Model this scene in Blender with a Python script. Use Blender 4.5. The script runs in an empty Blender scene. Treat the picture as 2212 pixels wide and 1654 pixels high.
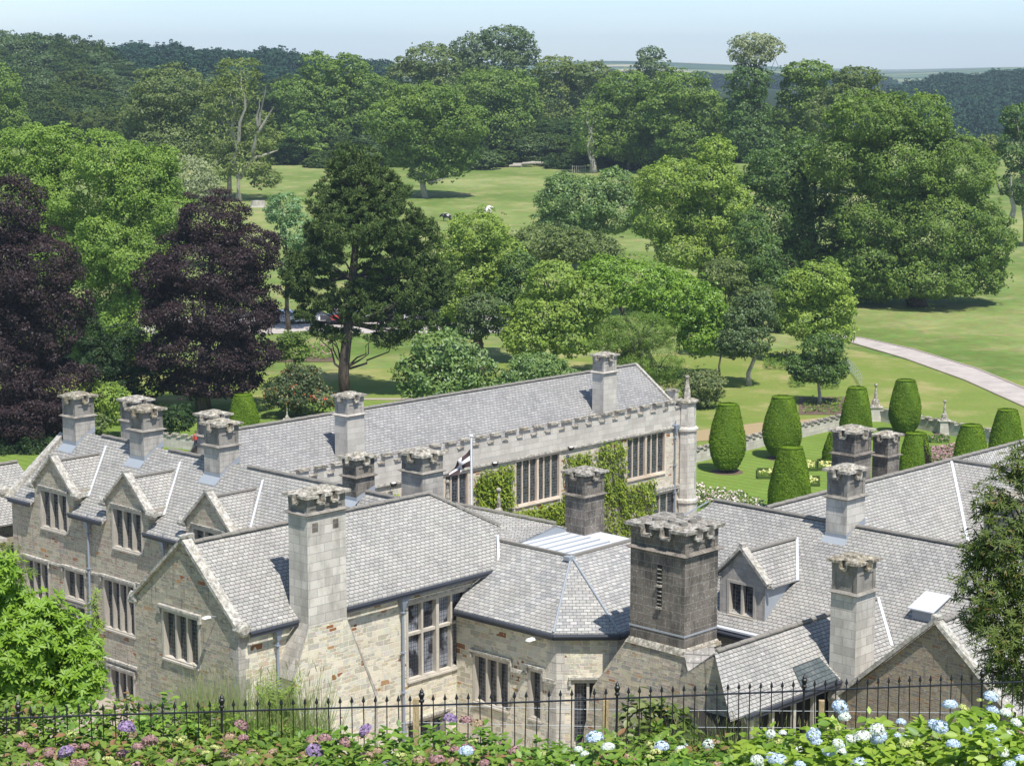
import bpy, math, random
import numpy as np
from math import radians, sin, cos, pi, sqrt
random.seed(5)
C = bpy.context.scene.collection
scene = bpy.context.scene

# ------------------------------------------------------------------ camera
H = 31.0                                   # camera height above the garden
PT = radians(8.855); FV = 7600/1.7364      # pitch, focal length in units of the 2211 px wide view
cam_d = bpy.data.cameras.new('camera'); cam = bpy.data.objects.new('camera', cam_d); C.objects.link(cam)
cam.location = (0, 0, H); cam.rotation_euler = (pi/2-PT, 0, 0)
cam_d.sensor_width = 36; cam_d.lens = 36*7600/3840; cam_d.clip_start = .5; cam_d.clip_end = 20000
scene.camera = cam
# ------------------------------------------------------------------ sky, sun, exposure
SUN = np.array([.20, -.46, .86]); SUN /= np.linalg.norm(SUN)
w = bpy.data.worlds.new('World'); scene.world = w; w.use_nodes = True
nt = w.node_tree; nt.nodes.clear()
sky = nt.nodes.new('ShaderNodeTexSky'); sky.sky_type = 'NISHITA'; sky.sun_disc = False
sky.sun_elevation = math.asin(SUN[2]); sky.sun_rotation = math.atan2(SUN[0], SUN[1])
sky.air_density = 1.0; sky.dust_density = .3; sky.ozone_density = 2.5; sky.altitude = 50
bg = nt.nodes.new('ShaderNodeBackground'); bg.inputs[1].default_value = .125
wo = nt.nodes.new('ShaderNodeOutputWorld')
tn = nt.nodes.new('ShaderNodeMix'); tn.data_type = 'RGBA'; tn.blend_type = 'MULTIPLY'; tn.inputs[0].default_value = 1; 
tc_ = nt.nodes.new('ShaderNodeTexCoord'); sx_ = nt.nodes.new('ShaderNodeSeparateXYZ'); cr_ = nt.nodes.new('ShaderNodeValToRGB')
nt.links.new(tc_.outputs['Generated'], sx_.inputs[0]); nt.links.new(sx_.outputs[2], cr_.inputs[0])
cr_.color_ramp.elements[0].position = .0; cr_.color_ramp.elements[0].color = (.74, .85, 1.10, 1)
cr_.color_ramp.elements[1].position = .35; cr_.color_ramp.elements[1].color = (1.0, .93, .84, 1)
e_ = cr_.color_ramp.elements.new(.12); e_.color = (.71, .85, 1.12, 1)

nz_ = nt.nodes.new('ShaderNodeTexNoise'); mp_ = nt.nodes.new('ShaderNodeMapping'); mp_.inputs['Scale'].default_value = (1, 1, 5); nt.links.new(tc_.outputs['Generated'], mp_.inputs[0]); nt.links.new(mp_.outputs[0], nz_.inputs['Vector']); nz_.inputs['Scale'].default_value = 3; nz_.inputs['Detail'].default_value = 5
mr_ = nt.nodes.new('ShaderNodeMapRange'); mr_.inputs[1].default_value = .45; mr_.inputs[2].default_value = .75; mr_.inputs[3].default_value = 0; mr_.inputs[4].default_value = .35; nt.links.new(nz_.outputs[0], mr_.inputs[0])
mx_ = nt.nodes.new('ShaderNodeMix'); mx_.data_type = 'RGBA'; mx_.inputs[7].default_value = (1.12, 1.1, 1.1, 1); nt.links.new(mr_.outputs[0], mx_.inputs[0]); nt.links.new(cr_.outputs[0], mx_.inputs[6]); nt.links.new(mx_.outputs[2], tn.inputs[7])
nt.links.new(sky.outputs[0], tn.inputs[6]); nt.links.new(tn.outputs[2], bg.inputs[0]); nt.links.new(bg.outputs[0], wo.inputs[0])
sl = bpy.data.lights.new('sun', 'SUN'); sl.energy = 4.4; sl.angle = radians(.53); sl.color = (1, .955, .88)
so = bpy.data.objects.new('sun', sl); C.objects.link(so)
from mathutils import Vector, Matrix
so.rotation_euler = Vector(SUN).to_track_quat('Z', 'Y').to_euler(); so.location = (60, -100, 200)
scene.view_settings.view_transform = 'Standard'; scene.view_settings.look = 'None'
scene.view_settings.exposure = 0.52; scene.view_settings.gamma = 1
scene.render.resolution_x = 1024; scene.render.resolution_y = 765
try:
    scene.cycles.max_bounces = 6; scene.cycles.diffuse_bounces = 3; scene.cycles.transmission_bounces = 3
    scene.cycles.volume_bounces = 0; scene.cycles.transparent_max_bounces = 4
except Exception: pass

# ------------------------------------------------------------------ survey helpers
AZ = radians(43.64)
EA = np.array([sin(AZ), cos(AZ), 0.]); EB = np.array([-cos(AZ), sin(AZ), 0.]); EZ = np.array([0, 0, 1.])
def hw(P):                                  # house frame (p, q, z) -> world
    P = np.asarray(P, float)
    return P[..., 0:1]*EA + P[..., 1:2]*EB + P[..., 2:3]*EZ
def ray(x, y):
    u = (x-1105.7)/FV; v = -(y-827)/FV
    return np.array([u, cos(PT)+v*sin(PT), -sin(PT)+v*cos(PT)])
def aty(x, y, Y):
    d = ray(x, y); return np.array([d[0]*Y/d[1], Y, H+d[2]*Y/d[1]])
def atz(x, y, z):
    d = ray(x, y); t = (z-H)/d[2]; return np.array([d[0]*t, d[1]*t, z])
def sst(a, b, x):
    t = np.clip((np.asarray(x, float)-a)/(b-a), 0, 1); return t*t*(3-2*t)
def gz(X, Y):                               # height of the land
    X = np.asarray(X, float); Y = np.asarray(Y, float)
    near = np.where(Y < 21, 23.12+(21-Y)*.27, np.where(Y < 25, 23.12-(Y-21)*.28, 22.0-(Y-25)*.54))
    near = np.minimum(near, 29.5)
    near = np.where(Y > 40, near*(1-sst(40, 66, Y)), near)
    near = np.maximum(near, 0)
    far = .031*np.maximum(Y-262, 0)
    far = np.where(Y > 700, .031*438, far)
    az = X/np.maximum(Y, 1)
    lh = sst(-.10, -.24, az)                # wooded hill on the left
    far = far + lh*12*sst(600, 860, Y)
    far = far + sst(.02, -.12, az)*4*sst(850, 1100, Y)
    rv = sst(.12, .2, az)                   # valley and hill on the right
    far = far - rv*(sst(560, 950, Y)*34 - sst(1050, 1500, Y)*(20+16*sst(.17, .27, az)))
    far = far + sst(2500, 5200, Y)*(30+10*np.sin(az*9+1.5)+5*np.sin(az*31)) - sst(1600, 2500, Y)*12
    return near+far
def onland(x, y, y0=70):
    d = ray(x, y); Y = y0
    while Y < 9000:
        t = Y/d[1]
        if H+d[2]*t <= gz(d[0]*t, Y): break
        Y *= 1.004
    t = Y/d[1]; return np.array([d[0]*t, Y, float(gz(d[0]*t, Y))])

# ------------------------------------------------------------------ materials
def mat(name):
    m = bpy.data.materials.new(name); m.use_nodes = True; t = m.node_tree; t.nodes.clear()
    o = t.nodes.new('ShaderNodeOutputMaterial'); return m, t, o
def nd(t, typ, **k):
    n = t.nodes.new('ShaderNode'+typ)
    for a, v in k.items():
        if a.startswith('i_'):
            a = a[2:]; n.inputs[int(a) if a.isdigit() else a.replace('_', ' ')].default_value = v
        else: setattr(n, a, v)
    return n
def L(t, a, b): t.links.new(a, b)
def c4(c): return (c[0], c[1], c[2], 1)
def mixc(t, f, a, b, mode='MIX'):
    n = nd(t, 'Mix', data_type='RGBA', blend_type=mode)
    for s, v in ((n.inputs[0], f), (n.inputs[6], a), (n.inputs[7], b)):
        if hasattr(v, 'links'): L(t, v, s)
        elif isinstance(v, (int, float)): s.default_value = v
        else: s.default_value = c4(v)
    return n.outputs[2]
def ramp(t, f, stops, interp='LINEAR'):
    n = nd(t, 'ValToRGB'); r = n.color_ramp; r.interpolation = interp
    while len(r.elements) < len(stops): r.elements.new(.5)
    for e, (p, c) in zip(r.elements, stops):
        e.position = p; e.color = c4(c) if not isinstance(c, (int, float)) else (c, c, c, 1)
    L(t, f, n.inputs[0]); return n.outputs[0]
def uvn(t, sx=1, sy=1, rot=0):
    u = nd(t, 'UVMap'); m = nd(t, 'Mapping'); m.inputs['Scale'].default_value = (sx, sy, 1)
    m.inputs['Rotation'].default_value = (0, 0, rot)
    L(t, u.outputs[0], m.inputs[0]); return m.outputs[0]
def geo(t, s=1):
    g = nd(t, 'NewGeometry'); return g.outputs['Position']
def noise(t, vec, sc, det=4, rough=.55, dist=0):
    n = nd(t, 'TexNoise'); n.inputs['Scale'].default_value = sc; n.inputs['Detail'].default_value = det
    n.inputs['Roughness'].default_value = rough; n.inputs['Distortion'].default_value = dist
    if vec is not None: L(t, vec, n.inputs['Vector'])
    return n
def brick(t, vec, w_, h_, m_, off=.5, c1=(0, 0, 0), c2=(1, 1, 1), mc=(.5, .5, .5), smooth=.15):
    b = nd(t, 'TexBrick'); b.offset = off; b.inputs['Scale'].default_value = 1
    b.inputs['Brick Width'].default_value = w_; b.inputs['Row Height'].default_value = h_
    b.inputs['Mortar Size'].default_value = m_; b.inputs['Mortar Smooth'].default_value = smooth
    b.inputs['Color1'].default_value = c4(c1); b.inputs['Color2'].default_value = c4(c2); b.inputs['Mortar'].default_value = c4(mc)
    L(t, vec, b.inputs['Vector']); return b
def surf(t, o, col, rough=.85, bump=None, bs=.4, bd=.02, spec=.3, metal=0):
    p = nd(t, 'BsdfPrincipled'); p.inputs['Roughness'].default_value = rough; p.inputs['Metallic'].default_value = metal
    p.inputs['Specular IOR Level'].default_value = spec
    if hasattr(col, 'links'): L(t, col, p.inputs['Base Color'])
    else: p.inputs['Base Color'].default_value = c4(col)
    if bump is not None:
        b = nd(t, 'Bump'); b.inputs['Strength'].default_value = bs; b.inputs['Distance'].default_value = bd
        L(t, bump, b.inputs['Height']); L(t, b.outputs[0], p.inputs['Normal'])
    L(t, p.outputs[0], o.inputs[0]); return p
def math_(t, op, a, b=0.):
    n = nd(t, 'Math', operation=op)
    for s, v in ((n.inputs[0], a), (n.inputs[1], b)):
        if hasattr(v, 'links'): L(t, v, s)
        else: s.default_value = v
    return n.outputs[0]

def slate(name, lo, hi, mort, wd=.27, rh=.175, lich=.5, tint=(.42, .39, .34)):
    m, t, o = mat(name); uv = uvn(t)
    wob = noise(t, uv, .35, 2); v2 = nd(t, 'VectorMath', operation='MULTIPLY_ADD')
    L(t, wob.outputs['Color'], v2.inputs[0]); v2.inputs[1].default_value = (.06, .10, 0); L(t, uv, v2.inputs[2])
    b = brick(t, v2.outputs[0], wd, rh, .012, mc=(.5, .5, .5), smooth=.12)
    base = ramp(t, b.outputs['Color'], [(0, lo), (.35, [x*.8+y*.2 for x, y in zip(lo, hi)]), (.6, [(x+y)/2 for x, y in zip(lo, hi)]), (1, hi)])
    n1 = noise(t, uv, .45, 5, .6); f1 = ramp(t, n1.outputs[0], [(.38, 0), (.62, 1)])
    base = mixc(t, math_(t, 'MULTIPLY', f1, .5), base, tint); n9 = noise(t, uvn(t, 1, .55), .8, 6, .7); base = mixc(t, math_(t, 'MULTIPLY', ramp(t, n9.outputs[0], [(.5, 0), (.66, 1)]), .42), base, (.20, .195, .185))
    n2 = noise(t, uv, 7, 5, .75); f2 = ramp(t, n2.outputs[0], [(.52, 0), (.66, 1)])
    base = mixc(t, math_(t, 'MULTIPLY', f2, lich), base, (.66, .65, .62))
    n4 = noise(t, uvn(t, 5, .9), 1.5, 4, .7); f4 = ramp(t, n4.outputs[0], [(.5, 0), (.75, 1)])
    base = mixc(t, math_(t, 'MULTIPLY', f4, .4), base, (.17, .17, .165))
    n3 = noise(t, uv, 26, 3, .7); base = mixc(t, .35, base, mixc(t, 1, base, n3.outputs['Color'], 'OVERLAY'))
    n5 = noise(t, uv, 16, 2); f5 = ramp(t, n5.outputs[0], [(.68, 0), (.74, 1)])
    base = mixc(t, math_(t, 'MULTIPLY', f5, .6), base, (.2, .2, .19))
    col = mixc(t, b.outputs['Fac'], base, mort)
    sep = nd(t, 'SeparateXYZ'); L(t, v2.outputs[0], sep.inputs[0])
    fr = math_(t, 'FRACT', math_(t, 'DIVIDE', sep.outputs[1], rh))
    edge = ramp(t, fr, [(.0, 1), (.10, .75), (.2, 0)]); col = mixc(t, math_(t, 'MULTIPLY', edge, .6), col, mort)
    hgt = math_(t, 'SUBTRACT', math_(t, 'SUBTRACT', 1.3, math_(t, 'MULTIPLY', fr, .8)), b.outputs['Fac'])
    hgt = math_(t, 'ADD', hgt, math_(t, 'MULTIPLY', n3.outputs[0], .5)); hgt = math_(t, 'ADD', hgt, math_(t, 'MULTIPLY', noise(t, uv, .9, 3).outputs[0], 4.))
    surf(t, o, col, .7, hgt, .55, .03, .35); return m
def rubble(name, cols, mort, wd=.5, rh=.2, rust=.06, dirt=.5):
    m, t, o = mat(name); uv = uvn(t)
    wob = noise(t, uv, 2.6, 3, .6)
    v2 = nd(t, 'VectorMath', operation='MULTIPLY_ADD'); L(t, wob.outputs['Color'], v2.inputs[0])
    v2.inputs[1].default_value = (.16, .07, 0); L(t, uv, v2.inputs[2])
    b1 = brick(t, v2.outputs[0], wd, rh, .014); b2 = brick(t, v2.outputs[0], wd*.62, rh*.58, .012, off=.37)
    msk = ramp(t, noise(t, uv, 1.1, 2).outputs[0], [(.49, 0), (.51, 1)])
    val = mixc(t, msk, b1.outputs['Color'], b2.outputs['Color']); fac = mixc(t, msk, b1.outputs['Fac'], b2.outputs['Fac'])
    n = len(cols); st = [(i*(1-rust)/n, c) for i, c in enumerate(cols)]+[(1-rust, (.27, .12, .055)), (1-rust*.4, (.4, .24, .12))]
    base = ramp(t, val, st, 'CONSTANT')
    n3 = noise(t, uv, 14, 5, .7); base = mixc(t, .7, base, mixc(t, 1, base, n3.outputs['Color'], 'OVERLAY'))
    n1 = noise(t, uv, .5, 4, .6); base = mixc(t, math_(t, 'MULTIPLY', ramp(t, n1.outputs[0], [(.42, 0), (.66, 1)]), dirt*.6), base, (.30, .27, .22))
    col = mixc(t, math_(t, 'MULTIPLY', fac, .85), base, mort)
    n2 = noise(t, uvn(t, 3, .5), 1.3, 4, .65); f2 = ramp(t, n2.outputs[0], [(.55, 0), (.72, 1)])
    col = mixc(t, math_(t, 'MULTIPLY', f2, min(1, dirt*1.25)), col, (.13, .115, .095)); n8 = noise(t, uv, 5, 5, .75); col = mixc(t, math_(t, 'MULTIPLY', ramp(t, n8.outputs[0], [(.56, 0), (.66, 1)]), .35), col, (.70, .68, .60))
    hgt = math_(t, 'ADD', math_(t, 'SUBTRACT', 1, fac), math_(t, 'MULTIPLY', n3.outputs[0], .8))
    surf(t, o, col, .92, hgt, .6, .03, .15); return m
def ashlar(name, base_c, dark_c, mort, stain=.5, wd=.62, rh=.3, top=None, lich=(.58, .56, .5), lf=.5, speck=.35):
    m, t, o = mat(name); uv = uvn(t)
    b = brick(t, uv, wd, rh, .009, c1=[x*.82 for x in base_c], c2=[min(1, x*1.12) for x in base_c])
    n3 = noise(t, uv, 40, 3, .8); base = mixc(t, speck, b.outputs['Color'], mixc(t, 1, b.outputs['Color'], n3.outputs['Color'], 'OVERLAY'))
    n6 = noise(t, uv, 9, 4, .7); f6 = ramp(t, n6.outputs[0], [(.56, 0), (.64, 1)]); base = mixc(t, math_(t, 'MULTIPLY', f6, lf), base, lich)
    n1 = noise(t, uvn(t, 1, .35), 1.6, 5, .65); f1 = ramp(t, n1.outputs[0], [(.44, 0), (.62, 1)])
    base = mixc(t, math_(t, 'MULTIPLY', f1, stain), base, dark_c)
    col = mixc(t, math_(t, 'MULTIPLY', b.outputs['Fac'], .8), base, mort)
    hgt = math_(t, 'ADD', math_(t, 'SUBTRACT', 1, b.outputs['Fac']), math_(t, 'MULTIPLY', n3.outputs[0], .5))
    surf(t, o, col, .9, hgt, .45, .02, .2); return m
def weathered(name, a, b_, c_, sc=6, moss=(.30, .24, .08), mf=.35):
    m, t, o = mat(name); uv = geo(t)
    n1 = noise(t, uv, sc, 6, .75); base = ramp(t, n1.outputs[0], [(.36, a), (.5, b_), (.62, c_)])
    n2 = noise(t, uv, 2.2, 4, .7); base = mixc(t, math_(t, 'MULTIPLY', ramp(t, n2.outputs[0], [(.58, 0), (.7, 1)]), mf), base, moss)
    n3 = noise(t, uv, 30, 3, .8); base = mixc(t, .4, base, mixc(t, 1, base, n3.outputs['Color'], 'OVERLAY'))
    surf(t, o, base, .95, n1.outputs[0], .5, .04, .1); return m
def plain(name, c, rough=.6, metal=0, nz=.0, sc=8, c2=None, spec=.4):
    m, t, o = mat(name)
    if nz:
        n = noise(t, geo(t), sc, 4, .6); col = mixc(t, math_(t, 'MULTIPLY', n.outputs[0], nz), c, c2 or [x*.4 for x in c])
    else: col = c
    surf(t, o, col, rough, None, spec=spec, metal=metal); return m
def leafmat(name, lo, hi, tr=.25, gloss=.04, bright=None, bf=.0):
    m, t, o = mat(name); a = nd(t, 'Attribute', attribute_name='rnd')
    oi = nd(t, 'ObjectInfo')
    st = [(0, lo), (.75, hi)] if bright is None else [(0, lo), (.6, hi), (1-bf, hi), (min(1, 1-bf+.06), bright)]
    col = ramp(t, a.outputs['Fac'], st)
    n = noise(t, geo(t), .22, 3, .6)
    col = mixc(t, math_(t, 'MULTIPLY', ramp(t, n.outputs[0], [(.4, 0), (.65, 1)]), .45), col, [x*.55 for x in hi[:1]]+[hi[1]*.62, hi[2]*.6])
    d = nd(t, 'BsdfDiffuse'); L(t, col, d.inputs[0])
    tr_ = nd(t, 'BsdfTranslucent'); L(t, mixc(t, .5, col, (hi[0]*1.25, hi[1]*1.65, hi[2]*.6)), tr_.inputs[0])
    g = nd(t, 'BsdfGlossy'); gloss *= .5; m_gl = gloss; g.inputs['Roughness'].default_value = .5; g.inputs[0].default_value = (.9, .95, 1, 1)
    m1 = nd(t, 'MixShader'); m1.inputs[0].default_value = tr*.8; L(t, d.outputs[0], m1.inputs[1]); L(t, tr_.outputs[0], m1.inputs[2])
    m2 = nd(t, 'MixShader'); m2.inputs[0].default_value = gloss; L(t, m1.outputs[0], m2.inputs[1]); L(t, g.outputs[0], m2.inputs[2])
    L(t, m2.outputs[0], o.inputs[0]); return m

M = {}
M['slate'] = slate('slate', (.26, .252, .24), (.395, .382, .36), (.085, .082, .078), .27, .175, .5, (.43, .41, .37))
M['slate_gallery'] = slate('slate_gallery', (.21, .207, .205), (.32, .312, .305), (.095, .094, .094), .28, .19, .5, (.35, .335, .32))
M['slate_new'] = slate('slate_new', (.26, .26, .262), (.47, .46, .44), (.12, .12, .12), .3, .19, .35)
M['slate_brown'] = slate('slate_brown', (.22, .205, .19), (.38, .36, .34), (.09, .085, .08), .6, .42, .5)
M['slate_dark'] = slate('slate_dark', (.055, .075, .085), (.10, .125, .135), (.03, .035, .035), .3, .2, .1, (.08, .1, .1))
CR = [(.44, .41, .33), (.62, .57, .45), (.54, .51, .43), (.68, .63, .51), (.52, .45, .34), (.60, .58, .50), (.70, .64, .52), (.46, .44, .38)]
M['rubble'] = rubble('rubble', CR, (.78, .72, .58), .62, .25, .042, .2)
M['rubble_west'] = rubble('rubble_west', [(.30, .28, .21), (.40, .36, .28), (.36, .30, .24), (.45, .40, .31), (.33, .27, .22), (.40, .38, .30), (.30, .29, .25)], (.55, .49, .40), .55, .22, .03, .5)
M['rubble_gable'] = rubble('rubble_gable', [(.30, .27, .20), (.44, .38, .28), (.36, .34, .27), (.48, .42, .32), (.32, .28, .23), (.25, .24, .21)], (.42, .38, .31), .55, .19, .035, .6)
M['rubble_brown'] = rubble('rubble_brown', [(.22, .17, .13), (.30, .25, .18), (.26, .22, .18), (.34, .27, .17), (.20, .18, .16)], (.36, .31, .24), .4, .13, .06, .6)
M['rubble_gallery'] = rubble('rubble_gallery', [(.50, .45, .36), (.60, .54, .44), (.55, .50, .42), (.46, .40, .32)], (.68, .63, .54), .55, .22, .05, .2)
M['granite'] = ashlar('granite', (.44, .41, .37), (.17, .155, .14), (.2, .19, .17), .5, .55, .28)
M['granite_pale'] = ashlar('granite_pale', (.56, .53, .48), (.27, .25, .22), (.24, .22, .20), .55, .8, .36, speck=.6)
M['granite_dark'] = ashlar('granite_dark', (.185, .162, .138), (.05, .046, .042), (.25, .235, .21), .7, .75, .36, lich=(.50, .48, .43), lf=.6, speck=.6)
M['granite_grimy'] = ashlar('granite_grimy', (.27, .25, .22), (.10, .093, .085), (.22, .21, .19), .65, .55, .28, lich=(.5, .48, .44), lf=.4)
M['granite_gallery'] = ashlar('granite_gallery', (.52, .49, .44), (.34, .31, .27), (.33, .31, .28), .35, .8, .32)
M['surround'] = ashlar('surround', (.50, .46, .40), (.26, .24, .21), (.40, .37, .32), .45, 3, 3)
M['surround_brown'] = ashlar('surround_brown', (.60, .52, .43), (.40, .29, .2), (.34, .25, .18), .5, 3, 3)
M['coping'] = weathered('coping', (.20, .185, .165), (.38, .36, .32), (.58, .56, .51))
M['cap'] = weathered('cap', (.11, .10, .08), (.30, .275, .23), (.56, .53, .47), 5, (.30, .21, .06), .55)
M['cap_mossy'] = weathered('cap_mossy', (.09, .08, .06), (.25, .22, .17), (.48, .45, .38), 6, (.27, .20, .04), .8)
M['cap_dark'] = weathered('cap_dark', (.10, .09, .08), (.25, .23, .20), (.48, .46, .42), 5, (.26, .17, .07), .4)
M['ridge'] = plain('ridge', (.30, .28, .25), .9, 0, .7, 9)
M['lead'] = plain('lead', (.27, .30, .34), .55, 0, .5, 3, (.38, .41, .44))
M['lead_white'] = plain('lead_white', (.60, .62, .66), .5, 0, .3, 4, (.42, .44, .48))
M['lead_grey'] = plain('lead_grey', (.36, .39, .43), .55, 0, .4, 4)
M['gutter'] = plain('gutter', (.045, .05, .065), .45)
M['pipe'] = plain('pipe', (.27, .31, .38), .45, 0, .3, 5)
M['black'] = plain('black', (.02, .02, .022), .45)
M['white'] = plain('white', (.8, .8, .78), .5)
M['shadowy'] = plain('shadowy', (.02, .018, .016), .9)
def glassmat():
    m, t, o = mat('leaded_glass'); uv = uvn(t); b = brick(t, uv, .13, .17, .011, off=0)
    n = noise(t, uv, 6, 2); base = mixc(t, math_(t, 'MULTIPLY', b.outputs['Color'], ramp(t, n.outputs[0], [(.4, .3), (.6, 1)])), (.008, .010, .014), (.075, .09, .115))
    p = surf(t, o, mixc(t, b.outputs['Fac'], base, (.14, .14, .15)), .12, b.outputs['Color'], .15, .01, .5); return m
M['glass'] = glassmat()
def curtain():
    m, t, o = mat('leaded_glass_curtain'); uv = uvn(t); b = brick(t, uv, .13, .17, .011, off=0)
    wv = nd(t, 'TexWave'); wv.inputs['Scale'].default_value = 4; wv.inputs['Distortion'].default_value = 3; L(t, uv, wv.inputs[0])
    n = noise(t, uv, 1.2, 2); base = mixc(t, ramp(t, n.outputs[0], [(.45, 0), (.55, 1)]), (.02, .022, .03), mixc(t, wv.outputs[1], (.12, .13, .16), (.34, .36, .40)))
    surf(t, o, mixc(t, b.outputs['Fac'], base, (.05, .05, .06)), .15, None, spec=.5); return m
M['glass_curtain'] = curtain()

# ------------------------------------------------------------------ mesh helpers
OFF = {}
def link(name, me, parent=None, loc=None):
    o = bpy.data.objects.new(name, me); C.objects.link(o)
    if parent is not None: o.parent = parent
    if loc is not None: o.location = loc
    return o
def tag(o, label=None, cat=None, group=None, kind=None):
    if label: o['label'] = label
    if cat: o['category'] = cat
    if group: o['group'] = group
    if kind: o['kind'] = kind
    return o
def root(name, label, cat, loc=(0, 0, 0), group=None):
    o = bpy.data.objects.new(name, None); o.empty_display_size = .3; C.objects.link(o); o.location = tuple(float(v) for v in loc)
    OFF[o] = np.array(loc, float); return tag(o, label, cat, group)
class MB:
    def __init__(s): s.v = []; s.f = []; s.n = 0; s.mi = []
    def add(s, V, F, mi=0):
        s.v += [tuple(map(float, x)) for x in V]; s.f += [tuple(i+s.n for i in f) for f in F]; s.mi += [mi]*len(F); s.n = len(s.v); return s
    def poly(s, *P): return s.add(P, [tuple(range(len(P)))])
    def hexa(s, P, mi=0): return s.add(P, [(3, 2, 1, 0), (4, 5, 6, 7), (0, 1, 5, 4), (1, 2, 6, 5), (2, 3, 7, 6), (3, 0, 4, 7)], mi)
    def box(s, x0, x1, y0, y1, z0, z1, mi=0):
        return s.hexa([(x0, y0, z0), (x1, y0, z0), (x1, y1, z0), (x0, y1, z0), (x0, y0, z1), (x1, y0, z1), (x1, y1, z1), (x0, y1, z1)], mi)
    def taper(s, x0, x1, y0, y1, z0, z1, e0, e1):   # box whose bottom is grown by e0 and top by e1
        return s.hexa([(x0-e0, y0-e0, z0), (x1+e0, y0-e0, z0), (x1+e0, y1+e0, z0), (x0-e0, y1+e0, z0), (x0-e1, y0-e1, z1), (x1+e1, y0-e1, z1), (x1+e1, y1+e1, z1), (x0-e1, y1+e1, z1)])
    def slab(s, P, th):                               # polygon with thickness down
        n = len(P); Q = [(x, y, z-th) for x, y, z in P]
        return s.add(list(P)+Q, [tuple(range(n)), tuple(range(2*n-1, n-1, -1))]+[(i, n+i, n+(i+1) % n, (i+1) % n) for i in range(n)])
    def beam(s, A, B, wd, ht, up=(0, 0, 1), mi=0):
        A = np.array(A, float); B = np.array(B, float); d = B-A; d /= np.linalg.norm(d)
        sd = np.cross(d, up); sd /= np.linalg.norm(sd)+1e-9; u = np.cross(sd, d)
        P = [A-sd*wd/2-u*ht/2, A+sd*wd/2-u*ht/2, B+sd*wd/2-u*ht/2, B-sd*wd/2-u*ht/2, A-sd*wd/2+u*ht/2, A+sd*wd/2+u*ht/2, B+sd*wd/2+u*ht/2, B-sd*wd/2+u*ht/2]
        return s.hexa([tuple(p) for p in P], mi)
    def tube(s, pts, r, n=8, cap=True, mi=0):
        pts = [np.array(p, float) for p in pts]; r = r if hasattr(r, '__len__') else [r]*len(pts); V = []; F = []
        for i, p in enumerate(pts):
            d = pts[min(i+1, len(pts)-1)]-pts[max(i-1, 0)]; d /= np.linalg.norm(d)+1e-9
            a = np.cross(d, (0, 0, 1)) if abs(d[2]) < .9 else np.cross(d, (1, 0, 0)); a /= np.linalg.norm(a); b = np.cross(d, a)
            V += [p+r[i]*(a*cos(2*pi*k/n)+b*sin(2*pi*k/n)) for k in range(n)]
        for i in range(len(pts)-1):
            F += [(i*n+k, i*n+(k+1) % n, (i+1)*n+(k+1) % n, (i+1)*n+k) for k in range(n)]
        if cap: F += [tuple(range(n))[::-1], tuple(range((len(pts)-1)*n, len(pts)*n))]
        return s.add(V, F, mi)
    def lathe(s, c, prof, n=16, mi=0):
        V = []; F = []
        for r, z in prof: V += [(c[0]+r*cos(2*pi*k/n), c[1]+r*sin(2*pi*k/n), c[2]+z) for k in range(n)]
        for i in range(len(prof)-1): F += [(i*n+k, i*n+(k+1) % n, (i+1)*n+(k+1) % n, (i+1)*n+k) for k in range(n)]
        F += [tuple(range(n))[::-1], tuple(range((len(prof)-1)*n, len(prof)*n))]
        return s.add(V, F, mi)
    def build(s, name, m, parent=None, house=True, smooth=False, jit=0, label=None):
        V = np.array(s.v, float)
        if house: V = hw(V)
        if jit: V = V+np.random.RandomState(len(s.v)).normal(0, jit, V.shape)
        off = OFF.get(parent, np.zeros(3)) if parent is not None else V.min(0)*[.5, .5, 1]+V.max(0)*[.5, .5, 0]
        me = bpy.data.meshes.new(name); me.from_pydata((V-off).tolist(), [], s.f)
        ms = m if isinstance(m, (list, tuple)) else [m]
        for q in ms: me.materials.append(q)
        if len(ms) > 1: me.polygons.foreach_set('material_index', s.mi)
        uv = me.uv_layers.new(name='UVMap'); buf = np.zeros((len(me.loops), 2)); li = 0
        for f in s.f:
            P = V[list(f)]; nrm = np.zeros(3)
            for i in range(len(f)): nrm += np.cross(P[i], P[(i+1) % len(f)])
            l = np.linalg.norm(nrm); nrm = nrm/l if l > 1e-9 else EZ
            if abs(nrm[2]) > .985: u, v = EA, EB
            else: u = np.cross(EZ, nrm); u /= np.linalg.norm(u); v = np.cross(nrm, u)
            buf[li:li+len(f), 0] = P@u; buf[li:li+len(f), 1] = P@v; li += len(f)
        uv.data.foreach_set('uv', buf.ravel())
        if smooth: me.polygons.foreach_set('use_smooth', [True]*len(me.polygons))
        me.update(); o = link(name, me, parent, None if parent is not None else off)
        OFF[o] = off if parent is None else OFF[parent]
        if label: o['label'] = label
        return o
def struct(name, mb, m, house=False): return tag(mb.build(name, m, None, house), kind='structure')

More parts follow.
